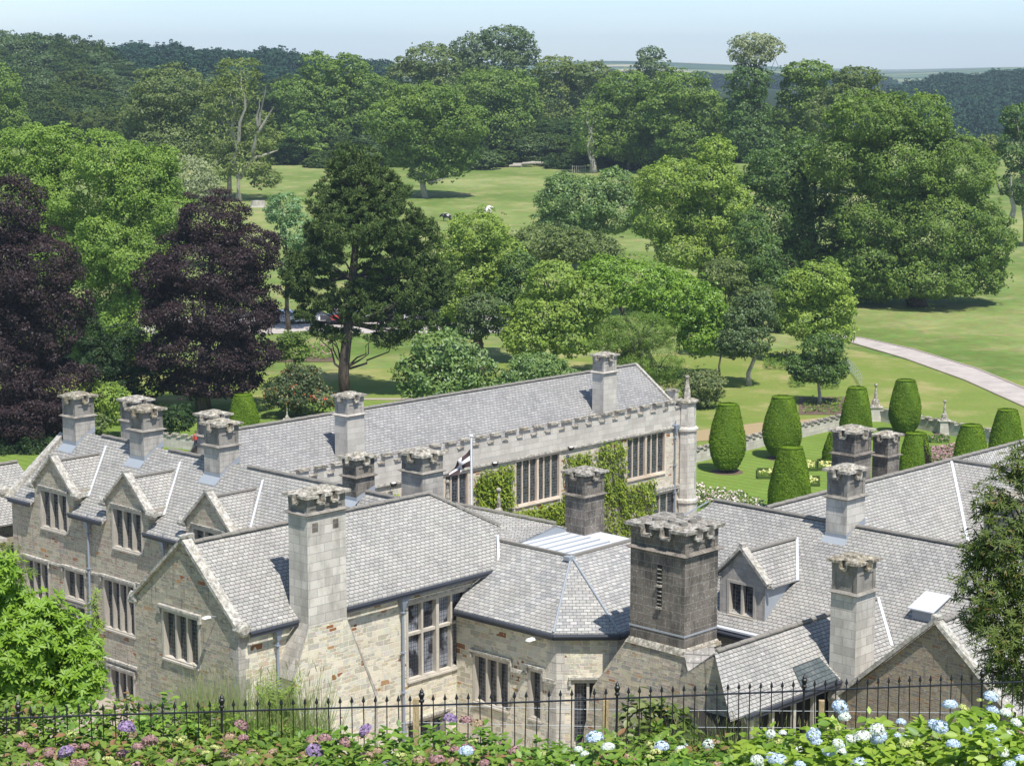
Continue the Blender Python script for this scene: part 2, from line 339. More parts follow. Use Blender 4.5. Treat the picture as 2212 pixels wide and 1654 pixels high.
# ------------------------------------------------------------------ building helpers (house frame)
class Fr:                                   # a vertical wall plane: s along it, z up, out = towards the viewer's side
    def __init__(s, O, D, N): s.O = np.array(O, float); s.D = np.array(D, float); s.N = np.array(N, float)
    def pt(s, a, z, out=0.):
        P = s.O+s.D*a+s.N*out; return (P[0], P[1], z)
    def bx(s, mb, a0, a1, z0, z1, o0, o1, mi=0):
        return mb.hexa([s.pt(a0, z0, o0), s.pt(a1, z0, o0), s.pt(a1, z0, o1), s.pt(a0, z0, o1), s.pt(a0, z1, o0), s.pt(a1, z1, o0), s.pt(a1, z1, o1), s.pt(a0, z1, o1)], mi)
def FQ(p): return Fr((p, 0), (0, 1), (-1, 0))      # faces -a; s = q
def FP(q): return Fr((0, q), (1, 0), (0, -1))      # faces -b; s = p
def wall(mb, fr, a0, a1, z0, z1, holes=()):
    A = sorted({a0, a1, *[v for h in holes for v in h[:2] if a0 < v < a1]}); Z = sorted({z0, z1, *[v for h in holes for v in h[2:4] if z0 < v < z1]})
    for i in range(len(A)-1):
        for j in range(len(Z)-1):
            ca, cz = (A[i]+A[i+1])/2, (Z[j]+Z[j+1])/2
            if any(h[0] < ca < h[1] and h[2] < cz < h[3] for h in holes): continue
            mb.poly(fr.pt(A[i], Z[j]), fr.pt(A[i+1], Z[j]), fr.pt(A[i+1], Z[j+1]), fr.pt(A[i], Z[j+1]))
def window(parent, fr, a0, a1, z0, z1, n, trans=(), ms='surround', glass='glass', hood=True, sub=False, m=.13, king=None, sill=True, mw=.11, md=-.26):
    mb = MB(); g = MB(); D = -.30
    fr.bx(mb, a0-m, a0, z0-m, z1+m, D, .025); fr.bx(mb, a1, a1+m, z0-m, z1+m, D, .025)
    fr.bx(mb, a0, a1, z1, z1+m, D, .022); fr.bx(mb, a0, a1, z0-m, z0, D, .022)
    for i in range(1, n):
        c = a0+(a1-a0)*i/n; wd = .17 if king and i in king else mw
        fr.bx(mb, c-wd/2, c+wd/2, z0, z1, md, (-.03 if md < -.2 else -.08) if not(king and i in king) else .01)
    for tz in trans: fr.bx(mb, a0, a1, tz-.06, tz+.06, -.25, -.045)
    gd = -.23 if md < -.2 else -.15; P = [fr.pt(a0, z0, gd), fr.pt(a1, z0, gd), fr.pt(a1, z1, gd), fr.pt(a0, z1, gd)]; g.poly(*P)
    back = [fr.pt(a0-.1, z0-.1, -.32), fr.pt(a1+.1, z0-.1, -.32), fr.pt(a1+.1, z1+.1, -.32), fr.pt(a0-.1, z1+.1, -.32)]
    if sill: fr.bx(mb, a0-m*.6, a1+m*.6, z0-m-.02, z0-m+.06, 0, .10)
    if sub:
        mb.build('window_frame', M[ms], parent); g.build('leaded_glass', M[glass], parent); f = parent
    else:
        f = mb.build('window', M[ms], parent); g.build('leaded_glass', M[glass], f)
    if hood:
        h = MB(); zt = z1+m+.05
        fr.bx(h, a0-m-.12, a1+m+.12, zt, zt+.10, 0, .16); fr.bx(h, a0-m-.12, a0-m-.01, zt-.28, zt, 0, .13); fr.bx(h, a1+m+.01, a1+m+.12, zt-.28, zt, 0, .13)
        h.build('hood_mould', M['coping'], f)
    return f
def hole(a0, a1, z0, z1, m=.13): return (a0-m, a1+m, z0-m, z1+m)
def chimney(parent, p0, p1, q0, q1, zb, zt, ms='granite', cm='cap', zs=None, k=1., nc=(1, 1), flare=0, label=None, lead=None, hm='granite_grimy'):
    mb = MB(); cb = MB(); sh = MB(); w_ = p1-p0; d_ = q1-q0; hm_ = hm; hm = .30*k; zc = zt-.20*k
    zs = zs or zt-1.35*k
    sh.taper(p0, p1, q0, q1, zb, zs, flare, 0)
    mb.taper(p0, p1, q0, q1, zs, zs+.07*k, .03, .15*k); mb.taper(p0, p1, q0, q1, zs+.07*k, zs+.15*k, .15*k, .0)
    e = .05; c = .2*k
    mb.box(p0+e, p1-e, q0+e, q1-e, zs+.15*k, zc-hm)
    mb.box(p0+.012, p1-.012, q0+.012, q1-.012, zc-hm-.14*k, zc-hm-.005)
    for x in (p0, p1-c):
        for y in (q0, q1-c): mb.box(x+.01, x+c-.01, y+.01, y+c-.01, zs+.15*k, zc-hm-.145*k)
    mb.box(p0+.14*k, p1-.14*k, q0+.14*k, q1-.14*k, zc-hm, zc+.05*k)
    pr = .17*k; th = .11*k; ln = {}
    for ax, (s0, s1, n) in (('p', (p0, p1, nc[0])), ('q', (q0, q1, nc[1]))):
        m_ = 2*n+1; ws = [1.25 if i in (0, m_-1) else (1. if i % 2 else .9) for i in range(m_)]; tot = sum(ws); acc = s0; seg = []
        for x in ws: seg.append((acc, acc+x/tot*(s1-s0))); acc = seg[-1][1]
        for i, (x0, x1) in enumerate(seg):
            for side in (0, 1):
                lo, hi = (q0, q1) if ax == 'p' else (p0, p1)
                y0, y1 = (lo, lo+.14*k) if side == 0 else (hi-.14*k, hi)
                o0, o1 = (y0-pr, y1) if side == 0 else (y0, y1+pr)
                up = i % 2 == 0
                ea = .03*k if up else -.032*k
                X0 = x0-(pr if i == 0 else ea); X1 = x1+(pr if i == m_-1 else ea)
                if ax == 'q' and up and i == 0: X0 = x0+.145*k
                if ax == 'q' and up and i == m_-1: X1 = x1-.145*k
                if ax == 'q' and up and i in (0, m_-1): pass
                bxf = (lambda B, a, b, c_, d, z0, z1: B.box(a, b, c_, d, z0, z1)) if ax == 'p' else (lambda B, a, b, c_, d, z0, z1: B.box(c_, d, a, b, z0, z1))
                if up:
                    bx0, bx1 = x0, x1
                    if ax == 'q':
                        if i == 0: bx0 = x0+.145*k
                        if i == m_-1: bx1 = x1-.145*k
                    bxf(mb, bx0, bx1, y0+.004*side, y1, zc-hm, zc-th*.1)
                    bxf(cb, X0, X1, o0, o1, zc, zc+th)
                    # side lips hanging down the crenel
                    for ex, on in ((x0, i > 0), (x1, i < m_-1)):
                        if on: bxf(cb, ex-.03*k, ex+.03*k, (y0-pr*.8 if side == 0 else y0+.02), (y1-.02 if side == 0 else y1+pr*.8), zc-hm+th*.6, zc-.002)
                else:
                    bxf(cb, x0+.033*k, x1-.033*k, o0+.01, o1-.01, zc-hm, zc-hm+th*.7)
    cb.taper(p0+.02, p1-.02, q0+.02, q1-.02, zc+th+.002, zt, .0, -.13*k)
    pc, qc = (p0+p1)/2, (q0+q1)/2
    cb.taper(pc-.26*w_, pc+.26*w_, qc-.26*d_, qc+.26*d_, zt-.02, zt+.07*k, 0, -.04)
    o = sh.build('chimney', M[ms], parent, label=label); mb.build('chimney_head', M[hm_ if ms != 'granite_dark' else ms], o); cb.build('chimney_cap', M[cm], o, jit=.006)
    if lead:
        lb = MB(); z0, z1 = lead
        lb.add([(p0-.02, q0-.02, z0), (p0-.02, q1+.02, z0), (p0-.02, q1+.02, z0+.22), (p0-.02, q0-.02, z0+.22)], [(0, 1, 2, 3)])
        lb.add([(p0-.02, q0-.021, z0), (p1, q0-.021, z1), (p1, q0-.021, z1+.3), (p0-.02, q0-.021, z0+.24)], [(0, 1, 2, 3)])
        lb.add([(p0-.4, q0-.1, z0-.28), (p0-.4, q1+.05, z0-.28), (p0-.02, q1+.05, z0+.05), (p0-.02, q0-.1, z0+.05)], [(0, 1, 2, 3)])
        lb.build('lead_flashing', M['lead'], o)
    return o
def ridge_tiles(parent, A, B, wd=.22, name='ridge_tiles'):
    mb = MB(); A = np.array(A, float); B = np.array(B, float); n = max(2, int(np.linalg.norm(B-A)/.45))
    for i in range(n):
        a = A+(B-A)*i/n; b = A+(B-A)*(i+.97)/n; dz = .012*(i % 2)
        mb.beam(a+[0, 0, .05+dz], b+[0, 0, .05+dz], wd, .06); mb.tube([a+[0, 0, .08+dz], b+[0, 0, .08+dz]], .055, 6)
    return mb.build(name, M['ridge'], parent)
def gutter(parent, A, B, name='gutter', r=.075):
    mb = MB(); A = np.array(A, float); B = np.array(B, float); mb.tube([A, B], r, 8); mb.beam(A-[0, 0, .11], B-[0, 0, .11], .05, .12); return mb.build(name, M['gutter'], parent)
def coping(mb, A, B, wd, th=.1): mb.beam(A, B, wd, th)
def kneeler(mb, c, r=.24):
    V = []; n = 9; 
    mb.tube([np.array(c)+[0, -.28, 0], np.array(c)+[0, -.2, 0], np.array(c)+[0, .2, 0], np.array(c)+[0, .28, 0]], [r*.6, r, r, r*.6], 10)
def downpipe(parent, x, y, z0, z1, hop=True, r=.055, fr='q', name='downpipe'):
    mb = MB(); mb.tube([(x, y, z0), (x, y, z1-.55)], r, 8)
    for z in np.arange(z0+1.2, z1-.6, 1.75): mb.tube([(x, y, z), (x, y, z+.07)], r*1.5, 8); mb.box(x-.1, x+.1, y-.1, y+.1, z+.02, z+.05)
    if hop:
        mb.taper(x-.09, x+.09, y-.09, y+.09, z1-.6, z1-.28, -.02, .05); mb.taper(x-.16, x+.16, y-.14, y+.14, z1-.28, z1-.1, 0, .03)
        mb.box(x-.2, x+.2, y-.18, y+.18, z1-.1, z1-.04); mb.tube([(x, y, z1-.04), (x, y, z1+.22)], .04, 6)
    else: mb.tube([(x, y, z1-.55), (x, y, z1)], r, 8)
    return mb.build(name, M['pipe'], parent)
def battlement(wb, cb, fr, a0, a1, zb, zt, period=1.2, mw=.62, depth=.3):
    zc = zb+(zt-zb)*.42; n = max(1, int(round((a1-a0)/period))); per = (a1-a0)/n
    fr.bx(wb, a0, a1, zb, zc, -depth, 0)
    for i in range(n):
        x = a0+per*i; x1 = x+mw*per/1.2
        fr.bx(wb, x, x1, zc, zt-.1, -depth+.002, -.002)
        fr.bx(cb, x-.05, x1+.05, zt-.1, zt-.035, -depth-.07, .1); fr.bx(cb, x-.02, x1+.02, zt-.036, zt+.02, -depth-.02, .03)
        fr.bx(cb, x1+.055, x+per-.055, zc+.002, zc+.065, -depth-.06, .09)

# ------------------------------------------------------------------ the manor house (near ranges)
house = root('manor_house', 'rambling grey stone manor house in the foreground with slate roofs, battlemented chimneys and gables', 'house', hw(np.array([62, 62, 0.])))
def roofp(P, m='slate', name='roof', th=.07, label=None):
    mb = MB()
    for q in P: mb.slab(q, th)
    return mb.build(name, M[m], house, label=label)
# --- west range W1: facade p=56.45 facing -a
WP = 56.45; f1 = FQ(WP); ze = 9.2; RP, RZ = 60.1, 12.12
wins1 = [(84.62, 86.86, 7.95, 9.8, 3), (78.4, 80.65, 7.93, 9.8, 3), (72.03, 74.3, 7.9, 9.8, 3)]
low1 = [(86.5, 88.5, 4.0, 5.95, 3), (83.3, 84.9, 4.65, 6.0, 2), (79.15, 81.55, 3.7, 6.1, 4), (79.4, 81.2, -.2, 1.6, 3)]
mb = MB()
wall(mb, f1, 67.6, 89.6, 0, 9.15, [hole(*x[:4]) for x in wins1+low1]+[(83.17, 85.03, 2.0, 4.4)])
for (a, b, z0, z1, n) in wins1: 
    wall(mb, f1, (a+b)/2-1.72, (a+b)/2+1.72, 9.15, 10.12, [hole(a, b, z0, z1)]); c = (a+b)/2
    mb.poly(f1.pt(c-1.72, 10.12), f1.pt(c+1.72, 10.12), f1.pt(c, 11.62))
    for s in (-1.72, 1.72): mb.poly((WP, c+s, 9.1), (WP+1.3, c+s, 10.15), (WP, c+s, 10.15))
mb.poly((WP, 89.6, 0), (WP, 89.6, 9.1), (RP, 89.6, 12.0), (RP+3.6, 89.6, 9.1), (RP+3.6, 89.6, 0))
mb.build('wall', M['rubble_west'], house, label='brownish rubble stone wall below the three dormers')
s1 = .8
def w1z(p): return RZ-(RP-p)*s1 if p < RP else RZ-(p-RP)*s1
roofp([[(57.0, 67.2, w1z(57.0)), (57.0, 89.5, w1z(57.0)), (RP, 89.5, RZ), (RP, 64.3, RZ)]]+[[(56.15, a, w1z(56.15)), (56.15, b, w1z(56.15)), (56.998, b, w1z(56.998)), (56.998, a, w1z(56.998))] for a, b in ((67.3, 71.45), (74.9, 77.8), (81.25, 84.0), (87.5, 89.5))], 'slate')
roofp([[(RP, 64.3, RZ), (RP, 89.5, RZ), (RP+4, 89.5, w1z(RP+4)), (RP+4, 68.0, w1z(RP+4))]])
ridge_tiles(house, (RP, 86.6, RZ), (RP, 83.3, RZ)); ridge_tiles(house, (RP, 80.9, RZ), (RP, 77.2, RZ)); ridge_tiles(house, (RP, 74.7, RZ), (RP, 64.3, RZ))
for a, b in ((67.9, 71.4), (75.0, 77.8), (81.2, 84.0), (87.4, 89.4)): gutter(house, (56.08, a, 9.06), (56.08, b, 9.06))
cb = MB(); coping(cb, (56.1, 89.6, 9.05), (59.7, 89.6, 11.93), .42, .2); coping(cb, (RP, 89.6, 12.12), (RP+3.8, 89.6, 9.15), .4, .2); kneeler(cb, (56.15, 89.95, 9.35), .3)
cb.build('gable_coping', M['coping'], house, jit=.015)
for i, (a, b, z0, z1, n) in enumerate(wins1):
    c = (a+b)/2; d = MB(); rz = 11.42; pr_ = WP+3.05
    d.beam((WP-.02, c-1.8, 9.98), (WP-.02, c, 11.66), .34, .13, up=(1, 0, 0)); 
    D = MB()
    # coping stones on the little gable
    for s in (-1, 1): D.beam((WP+.05, c+s*1.86, 10.0), (WP+.05, c+s*.02, 11.68), .42, .13)
    kneeler(D, (WP+.02, c-1.98, 9.98), .23); kneeler(D, (WP+.02, c+1.98, 9.98), .2); D.box(WP-.2, WP+.3, c-.12, c+.12, 11.7, 11.84)
    dm = D.build('dormer', M['coping'], house, jit=.012)
    r = MB()
    for s in (-1, 1): r.slab([(WP+.2, c, rz), (pr_+.2, c, rz), (WP+.85, c+s*1.9, 9.86), (WP+.2, c+s*1.9, 9.86)][::s], .06)
    r.build('dormer_roof', M['slate'], dm)
    rt = MB(); rt.beam((WP+.3, c, rz+.04), (pr_+.2, c, rz+.04), .2, .08); rt.build('ridge_tile', M['ridge'], dm)
    lb = MB(); lb.beam((WP+.72, c-1.98, w1z(WP+.72)+.05), (pr_+.16, c-.06, w1z(pr_+.16)+.05), .11, .03, up=(-.6, 0, .8));  lb.build('lead_valley', M['lead_white'], dm)
    window(dm, f1, a, b, z0, z1, n, sub=True, hood=False)
    h = MB(); f1.bx(h, c-1.3, c+1.3, z1+.16, z1+.26, 0, .12); h.build('hood_mould', M['coping'], dm, jit=.01)
for j, (a, b, z0, z1, n) in enumerate(low1): window(house, f1, a, b, z0, z1, n, hood=True, trans=() if j != 2 else ())
window(house, f1, 83.3, 84.9, 2.2, 4.25, 2, hood=False)
sb = MB(); f1.bx(sb, 67.6, 79.0, 6.3, 6.42, 0, .1); f1.bx(sb, 67.9, 82.2, 2.02, 2.16, 0, .14); f1.bx(sb, 85.15, 86.2, 6.1, 6.22, 0, .12); f1.bx(sb, 81.8, 83.0, 6.2, 6.32, 0, .12); sb.build('string_course', M['coping'], house, jit=.008)
downpipe(house, WP-.16, 82.62, 0, 9.05); downpipe(house, WP-.16, 76.45, 6.4, 9.05)
# --- lower block at the far left
mb = MB(); wall(mb, FP(91.9), 50, 60.6, 0, 7.0); wall(mb, FQ(50), 91.9, 97, 0, 7); mb.build('wall', M['rubble_west'], house)
roofp([[(50, 91.5, 7.15), (60.3, 91.5, 7.15), (60.3, 95.0, 9.6), (50, 95.0, 9.6)], [(50, 95.0, 9.6), (60.3, 95.0, 9.6), (60.3, 98.5, 7.15), (50, 98.5, 7.15)]])
ridge_tiles(house, (50, 95, 9.6), (60.3, 95, 9.6))
sb = MB(); sb.box(55.2, 56.4, 90.2, 91.9, 0, 6.6); sb.build('buttress', M['rubble_west'], house); sb = MB(); sb.box(55.1, 56.4, 90.1, 92, 6.61, 6.8); sb.build('parapet_coping', M['coping'], house)
# --- gabled wing W2: gable p=48.3 facing -a, long wall q=60.9 facing -b
GP = 48.3; f2 = FQ(GP); f3 = FP(60.9); gq = 64.25; g0, g1 = 60.9, 67.65
mb = MB(); wg = (63.45, 65.7, 7.2, 9.1)
wall(mb, f2, g0, g1, 0, 9.3, [hole(*wg)])
mb.poly(f2.pt(g0, 9.3), f2.pt(g1, 9.3), f2.pt(gq+.1, 12.15)); mb.poly((GP, g1, 0), (WP+.2, g1, 0), (WP+.2, g1, 9.3), (GP, g1, 9.3))
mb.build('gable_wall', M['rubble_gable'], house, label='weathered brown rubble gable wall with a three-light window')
window(house, f2, *wg, 3)
mb = MB(); wq = (57.45, 60.95, 5.15, 8.4); wb_ = (57.4, 59.55, 1.2, 3.1)
wall(mb, f3, GP, 62.6, 0, 9.2, [hole(*wq), hole(*wb_)]); mb.build('wall', M['rubble'], house, label='cream and rust rubble stone wall under the long gutter')
window(house, f3, *wq, 4, trans=(7.1,), ms='surround', glass='glass_curtain', king=(2,)); window(house, f3, *wb_, 3)
sl2 = (12.1-9.2)/(64.17-60.6)
roofp([[(GP+.1, 60.6, 9.2), (62.75, 60.6, 9.2), (63.75, 61.67, 10.08), (64.44, 62.17, 10.48), (61.85, 64.17, 12.1), (GP+.1, 64.17, 12.1)]], 'slate')
roofp([[(GP+.1, 64.17, 12.1), (61.85, 64.17, 12.1), (61.85, 67.9, 9.1), (GP+.1, 67.9, 9.1)]])
ridge_tiles(house, (GP+.4, 64.17, 12.1), (50.6, 64.17, 12.1)); ridge_tiles(house, (50.6, 64.17, 12.1), (61.85, 64.17, 12.1)); ridge_tiles(house, (61.85, 64.17, 12.1), (64.44, 62.17, 10.5), .2, 'hip_tiles')
cb = MB()
for s, q0 in ((-1, g0-.05), (1, g1+.1)): coping(cb, (GP+.05, q0, 9.3+.05), (GP+.05, 64.2, 12.32), .46, .14)
kneeler(cb, (GP+.1, g0-.1, 9.25), .3); kneeler(cb, (GP+.1, g1+.15, 9.25), .26); cb.box(GP-.25, GP+.4, 64.05, 64.35, 12.4, 12.52)
cb.build('gable_coping', M['coping'], house, jit=.015)
gutter(house, (48.6, 60.5, 9.08), (51.05, 60.5, 9.08)); gutter(house, (53.3, 60.5, 9.08), (62.3, 60.5, 9.1))
downpipe(house, 50.15, 60.72, 0, 9.05); downpipe(house, 57.0, 60.72, 0, 8.95)
qb = MB(); 
for k_ in range(22): z = .02+k_*.42; e = .34 if k_ % 2 else .52; qb.box(GP-.015, GP+e, g0-.015, g0+(.86-e), z, z+.40)
qb.build('quoins', M['granite'], house)
# big stack on the long wall
bc = chimney(house, 51.12, 53.15, 59.95, 61.1, 8.9, 14.35, 'granite_pale', 'cap', zs=13.42, k=1.0, nc=(2, 1), label='tall pale granite chimney stack with two small square openings')
mb = MB()
for x in (51.38, 52.46): mb.box(x, x+.3, 59.94, 59.96, 12.75, 13.12)
mb.build('flue_opening', M['granite_dark'], bc)
mb = MB(); mb.add([(50.5, 59.95, 0), (55.0, 59.95, 0), (54.9, 59.95, 5.1), (54.2, 59.95, 6.9), (53.15, 59.95, 8.95), (51.1, 59.95, 8.95), (50.55, 59.95, 7.0), (50.0, 59.95, 6.6)][:0] or
    [(50.3, 59.96, 0), (54.7, 59.96, 0), (54.7, 59.96, 5.2), (53.16, 59.96, 8.9), (51.1, 59.96, 8.9), (50.3, 59.96, 6.9)], [(0, 1, 2, 3, 4, 5)])
mb.build('chimney_breast', M['rubble'], bc)
mb = MB(); mb.hexa([(53.16, 59.95, 8.9), (54.72, 59.95, 5.2), (54.72, 60.9, 5.2), (53.16, 60.9, 8.9), (53.12, 59.95, 9.0), (54.8, 59.93, 5.35), (54.8, 60.9, 5.35), (53.12, 60.9, 9.0)]); mb.box(54.7, 54.78, 59.95, 60.9, 0, 5.2)
mb.hexa([(51.1, 59.93, 8.9), (50.28, 59.93, 6.9), (50.28, 60.9, 6.9), (51.1, 60.9, 8.9), (51.12, 59.93, 9.05), (50.15, 59.93, 6.95), (50.15, 60.9, 6.95), (51.12, 60.9, 9.05)]); mb.box(50.2, 50.3, 59.95, 60.9, 0, 6.9)
mb.build('chimney_offset', M['granite'], bc)
# W1 ridge stacks
for q0, q1, cm_, k_ in ((87.92, 89.08, 'cap_mossy', .98), (82.0, 83.2, 'cap_mossy', 1.02), (75.95, 77.15, 'cap', .96)):
    chimney(house, 59.35, 60.55, q0, q1, 11.2, 14.2, 'granite', cm_, zs=12.95, k=k_, lead=(11.5, 12.15))
for q0, q1 in ((88.6, 89.8), (81.9, 83.1)): 
    chimney(house, 63.5, 64.7, q0, q1, 8.5, 13.42, 'granite', 'cap', zs=12.1, k=.95)
chimney(house, 59.5, 60.6, 66.35, 67.3, 11.2, 13.85, 'granite_dark', 'cap', zs=12.8, k=.9, lead=(11.75, 12.1))
chimney(house, 62.3, 63.6, 65.0, 66.4, 9.5, 13.75, 'granite', 'cap', zs=12.75, k=.95)
# --- roof behind W2 and ranges to the lead roof
roofp([[(62.3, 63.9, 9.6), (64.7, 65.2, 10.97), (64.44, 62.17, 10.4)], [(64.7, 65.2, 10.97), (66.4, 60.55, 10.5), (64.44, 62.17, 10.4)], [(64.44, 62.17, 10.4), (66.4, 60.55, 10.5), (63.9, 60.55, 10.12)], [(64.44, 62.17, 10.4), (63.9, 60.55, 10.12), (63.75, 61.67, 10.1)], [(64.7, 65.2, 10.97), (67.5, 65.2, 9.4), (68.2, 60.55, 9.9), (66.4, 60.55, 10.5)]])
ridge_tiles(house, (64.7, 65.3, 10.98), (66.4, 60.55, 10.52), .18)
# --- polygon room W3
EZ3 = 7.85; Lc, Fc, Rc = (59.95, 60.6), (60.15, 54.85), (61.95, 53.0); Rb = (64.5, 52.9)
TL, TF, TR = (63.75, 61.67, 10.06), (63.7, 57.2, 10.06), (68.2, 57.3, 10.06)
fl = FQ(60.35); w3 = (57.78, 59.75, 3.85, 5.85); w4 = (55.88, 56.45, 3.85, 5.85)
mb = MB(); wall(mb, fl, 55.0, 60.9, 0, 7.9, [hole(*w3), hole(*w4)])
cn = np.array([-1, -1])/sqrt(2); cd = np.array([1, -1])/sqrt(2); fc = Fr((60.35, 55.0), cd, cn); w5 = (.76, 1.9, 3.0, 5.62)
wall(mb, fc, 0, 2.55, 0, 7.9, [hole(*w5)]); e5 = fc.pt(2.55, 0)
mb.poly((e5[0], e5[1], 0), (66, e5[1], 0), (66, e5[1], 7.9), (e5[0], e5[1], 7.9)); mb.build('wall', M['rubble'], house)
window(house, fl, *w3, 3); window(house, fl, *w4, 1); window(house, fc, *w5, 2, ms='surround', glass='glass')
sb = MB(); fl.bx(sb, 55.0, 55.65, 5.6, 5.75, 0, .14); fl.bx(sb, 56.7, 57.5, 5.62, 5.77, 0, .13); sb.build('string_course', M['coping'], house, jit=.008)
qb = MB()
for k_ in range(18):
    z = .02+k_*.43; e = .55 if k_ % 2 else .34
    fl.bx(qb, 55.0, 55.0+e, z, z+.41, -.1, .015); fc.bx(qb, .01, .9-e, z, z+.41, -.1, .015); fc.bx(qb, 2.55-e, 2.55, z, z+.41, -.1, .015)
qb.build('quoins', M['granite_pale'], house)
a_ = (59.95, 60.62, EZ3); b_ = (60.05, 54.9, EZ3); c_ = (61.98, 52.95, EZ3); d_ = (66.5, 52.95, EZ3)
roofp([[b_, a_, TL, TF]], 'slate_new', label='west slope of the polygonal room'); roofp([[c_, b_, TF]], 'slate_new', label='narrow pale new-slated corner facet'); roofp([[d_, c_, TF, TR]], 'slate_new')
hp = MB(); hp.tube([np.array(b_)+[0, 0, .03], np.array(TF)+[0, 0, .05]], .05, 6); hp.build('lead_hip', M['lead'], house); hp = MB(); hp.tube([np.array(c_)+[0, 0, .03], np.array(TF)+[0, 0, .05]], .05, 6); hp.box(63.35, 63.75, 57.0, 57.35, 9.95, 10.12)
hp.add([(62.8, 60.75, 9.28), (62.9, 60.55, 9.3), (63.85, 61.7, 10.25), (63.75, 61.8, 10.25)], [(0, 1, 2, 3)]); hp.build('lead_hip', M['lead'], house)
lv = MB(); lv.beam((62.72, 60.62, 9.3), (63.8, 61.72, 10.2), .1, .22); lv.build('lead_flashing', M['lead_white'], house)
g = MB(); 
for A, B in ((a_, b_), (b_, c_), (c_, d_)):
    A = np.array(A)-[.06, .06, .12]; B = np.array(B)-[.06, .06, .12]; g.tube([A, B], .08, 8); g.beam(A-[-.06, -.06, .12], B-[-.06, -.06, .12], .12, .12)
g.build('gutter', M['gutter'], house)
lr = MB(); lr.slab([(63.72, 57.22, 10.03), (68.2, 57.3, 10.03), (68.2, 60.6, 10.05), (63.78, 60.6, 10.05)], .1)
lead = lr.build('lead_flat_roof', M['lead_white'], house)
lr = MB()
for i in range(5): x = 57.85+i*.58; lr.beam((63.8, x, 10.06), (67.0, x, 10.07), .045, .05)
for x in (58.4, 60.2): pass
lr.build('lead_roll', M['lead_grey'], lead)
mb = MB(); mb.poly((63.85, 60.57, 9.7), (68.2, 60.57, 9.7), (68.2, 60.57, 9.95), (66.4, 60.57, 10.48), (63.85, 60.57, 10.14)); mb.build('upstand', M['lead'], house)
rt = MB(); rt.beam((63.72, 61.6, 10.1), (63.7, 57.2, 10.1), .16, .1); rt.beam((63.7, 57.2, 10.1), (68.2, 57.3, 10.1), .16, .1);  rt.build('ridge_tiles', M['ridge'], house)
chimney(house, 67.1, 68.45, 59.45, 60.65, 9.9, 12.98, 'granite_dark', 'cap_dark', zs=11.75, k=.92, label='grimy chimney with ivy stems beside the lead flat roof')
# --- the great dark stack
dk = chimney(house, 60.75, 62.85, 48.55, 51.35, 8.2, 13.15, 'granite_dark', 'cap_dark', zs=11.95, k=1.15, nc=(2, 2), label='massive blackened granite chimney stack with round pot holes on top')
mb = MB(); mb.add([(60.72, 51.45, 8.2), (60.72, 48.45, 8.2), (60.5, 48.4, 6), (60.1, 47.9, 0), (60.1, 54.2, 0), (60.4, 53.0, 5.9)], [(0, 1, 2, 3, 4, 5)]); mb.add([(60.72, 48.45, 8.2), (63, 48.45, 8.2), (63, 47.9, 0), (60.1, 47.9, 0), (60.5, 48.4, 6)], [(0, 1, 2, 3, 4)])
mb.add([(60.72, 51.45, 8.2), (63, 51.45, 8.2), (63, 53.8, 0), (60.1, 54.2, 0), (60.4, 53.0, 5.9)], [(0, 1, 2, 3, 4)]); mb.build('chimney_base', M['rubble_gable'], dk)
mb = MB(); mb.taper(60.75, 62.85, 48.55, 51.35, 8.05, 8.3, .16, .02); mb.build('plinth', M['cap'], dk, jit=.01)
mb = MB(); mb.box(60.73, 62.86, 48.53, 51.37, 8.75, 8.82); mb.build('lead_band', M['lead_grey'], dk)
mb = MB(); 
for zz in (10.35, 11.25): 
    for i in range(4): mb.box(60.70, 60.76, 49.72, 49.92, zz-.46+i*.17, zz-.42+i*.17)
    mb.box(60.64, 60.76, 49.7, 49.94, zz-.64, zz-.56)
mb.build('vent_louvre', M['cap'], dk)
mb = MB(); [mb.box(60.742, 60.76, 49.7, 49.94, z_-.53, z_+.25) for z_ in (10.35, 11.25)]; mb.build('vent_shade', M['shadowy'], dk)  # near-black plates painted as the shade inside the vent slots
for x, y in ((61.2, 49.0), (61.35, 49.7), (61.2, 50.4), (61.9, 49.1), (62.0, 49.8), (61.95, 50.6), (62.45, 49.3), (62.45, 50.2)): mb = MB(); mb.lathe((x, y, 13.13), [(.16, 0), (.17, .13), (.13, .13), (.12, .03)], 12); mb.build('flue_pot', M['ridge'], dk)
roofp([[(60.68, 48.5, 8.17), (61.7, 47.8, 8.4), (59.9, 45.7, 6.45), (58.6, 44.6, 5.4), (57.9, 45.0, 5.0)]], 'slate_brown', 'buttress_roof', label='steep brown slated slope on the side of the dark stack')
mb = MB(); mb.poly((60.66, 48.5, 8.1), (57.88, 45.0, 4.9), (57.88, 45.0, 0), (60.66, 48.6, 0)); mb.poly((59.3, 48.2, 7.2), (59.3, 45.95, 8.85), (59.3, 43.7, 7.2), (59.3, 43.7, 0), (59.3, 48.2, 0)); mb.build('buttress', M['rubble_gable'], house)
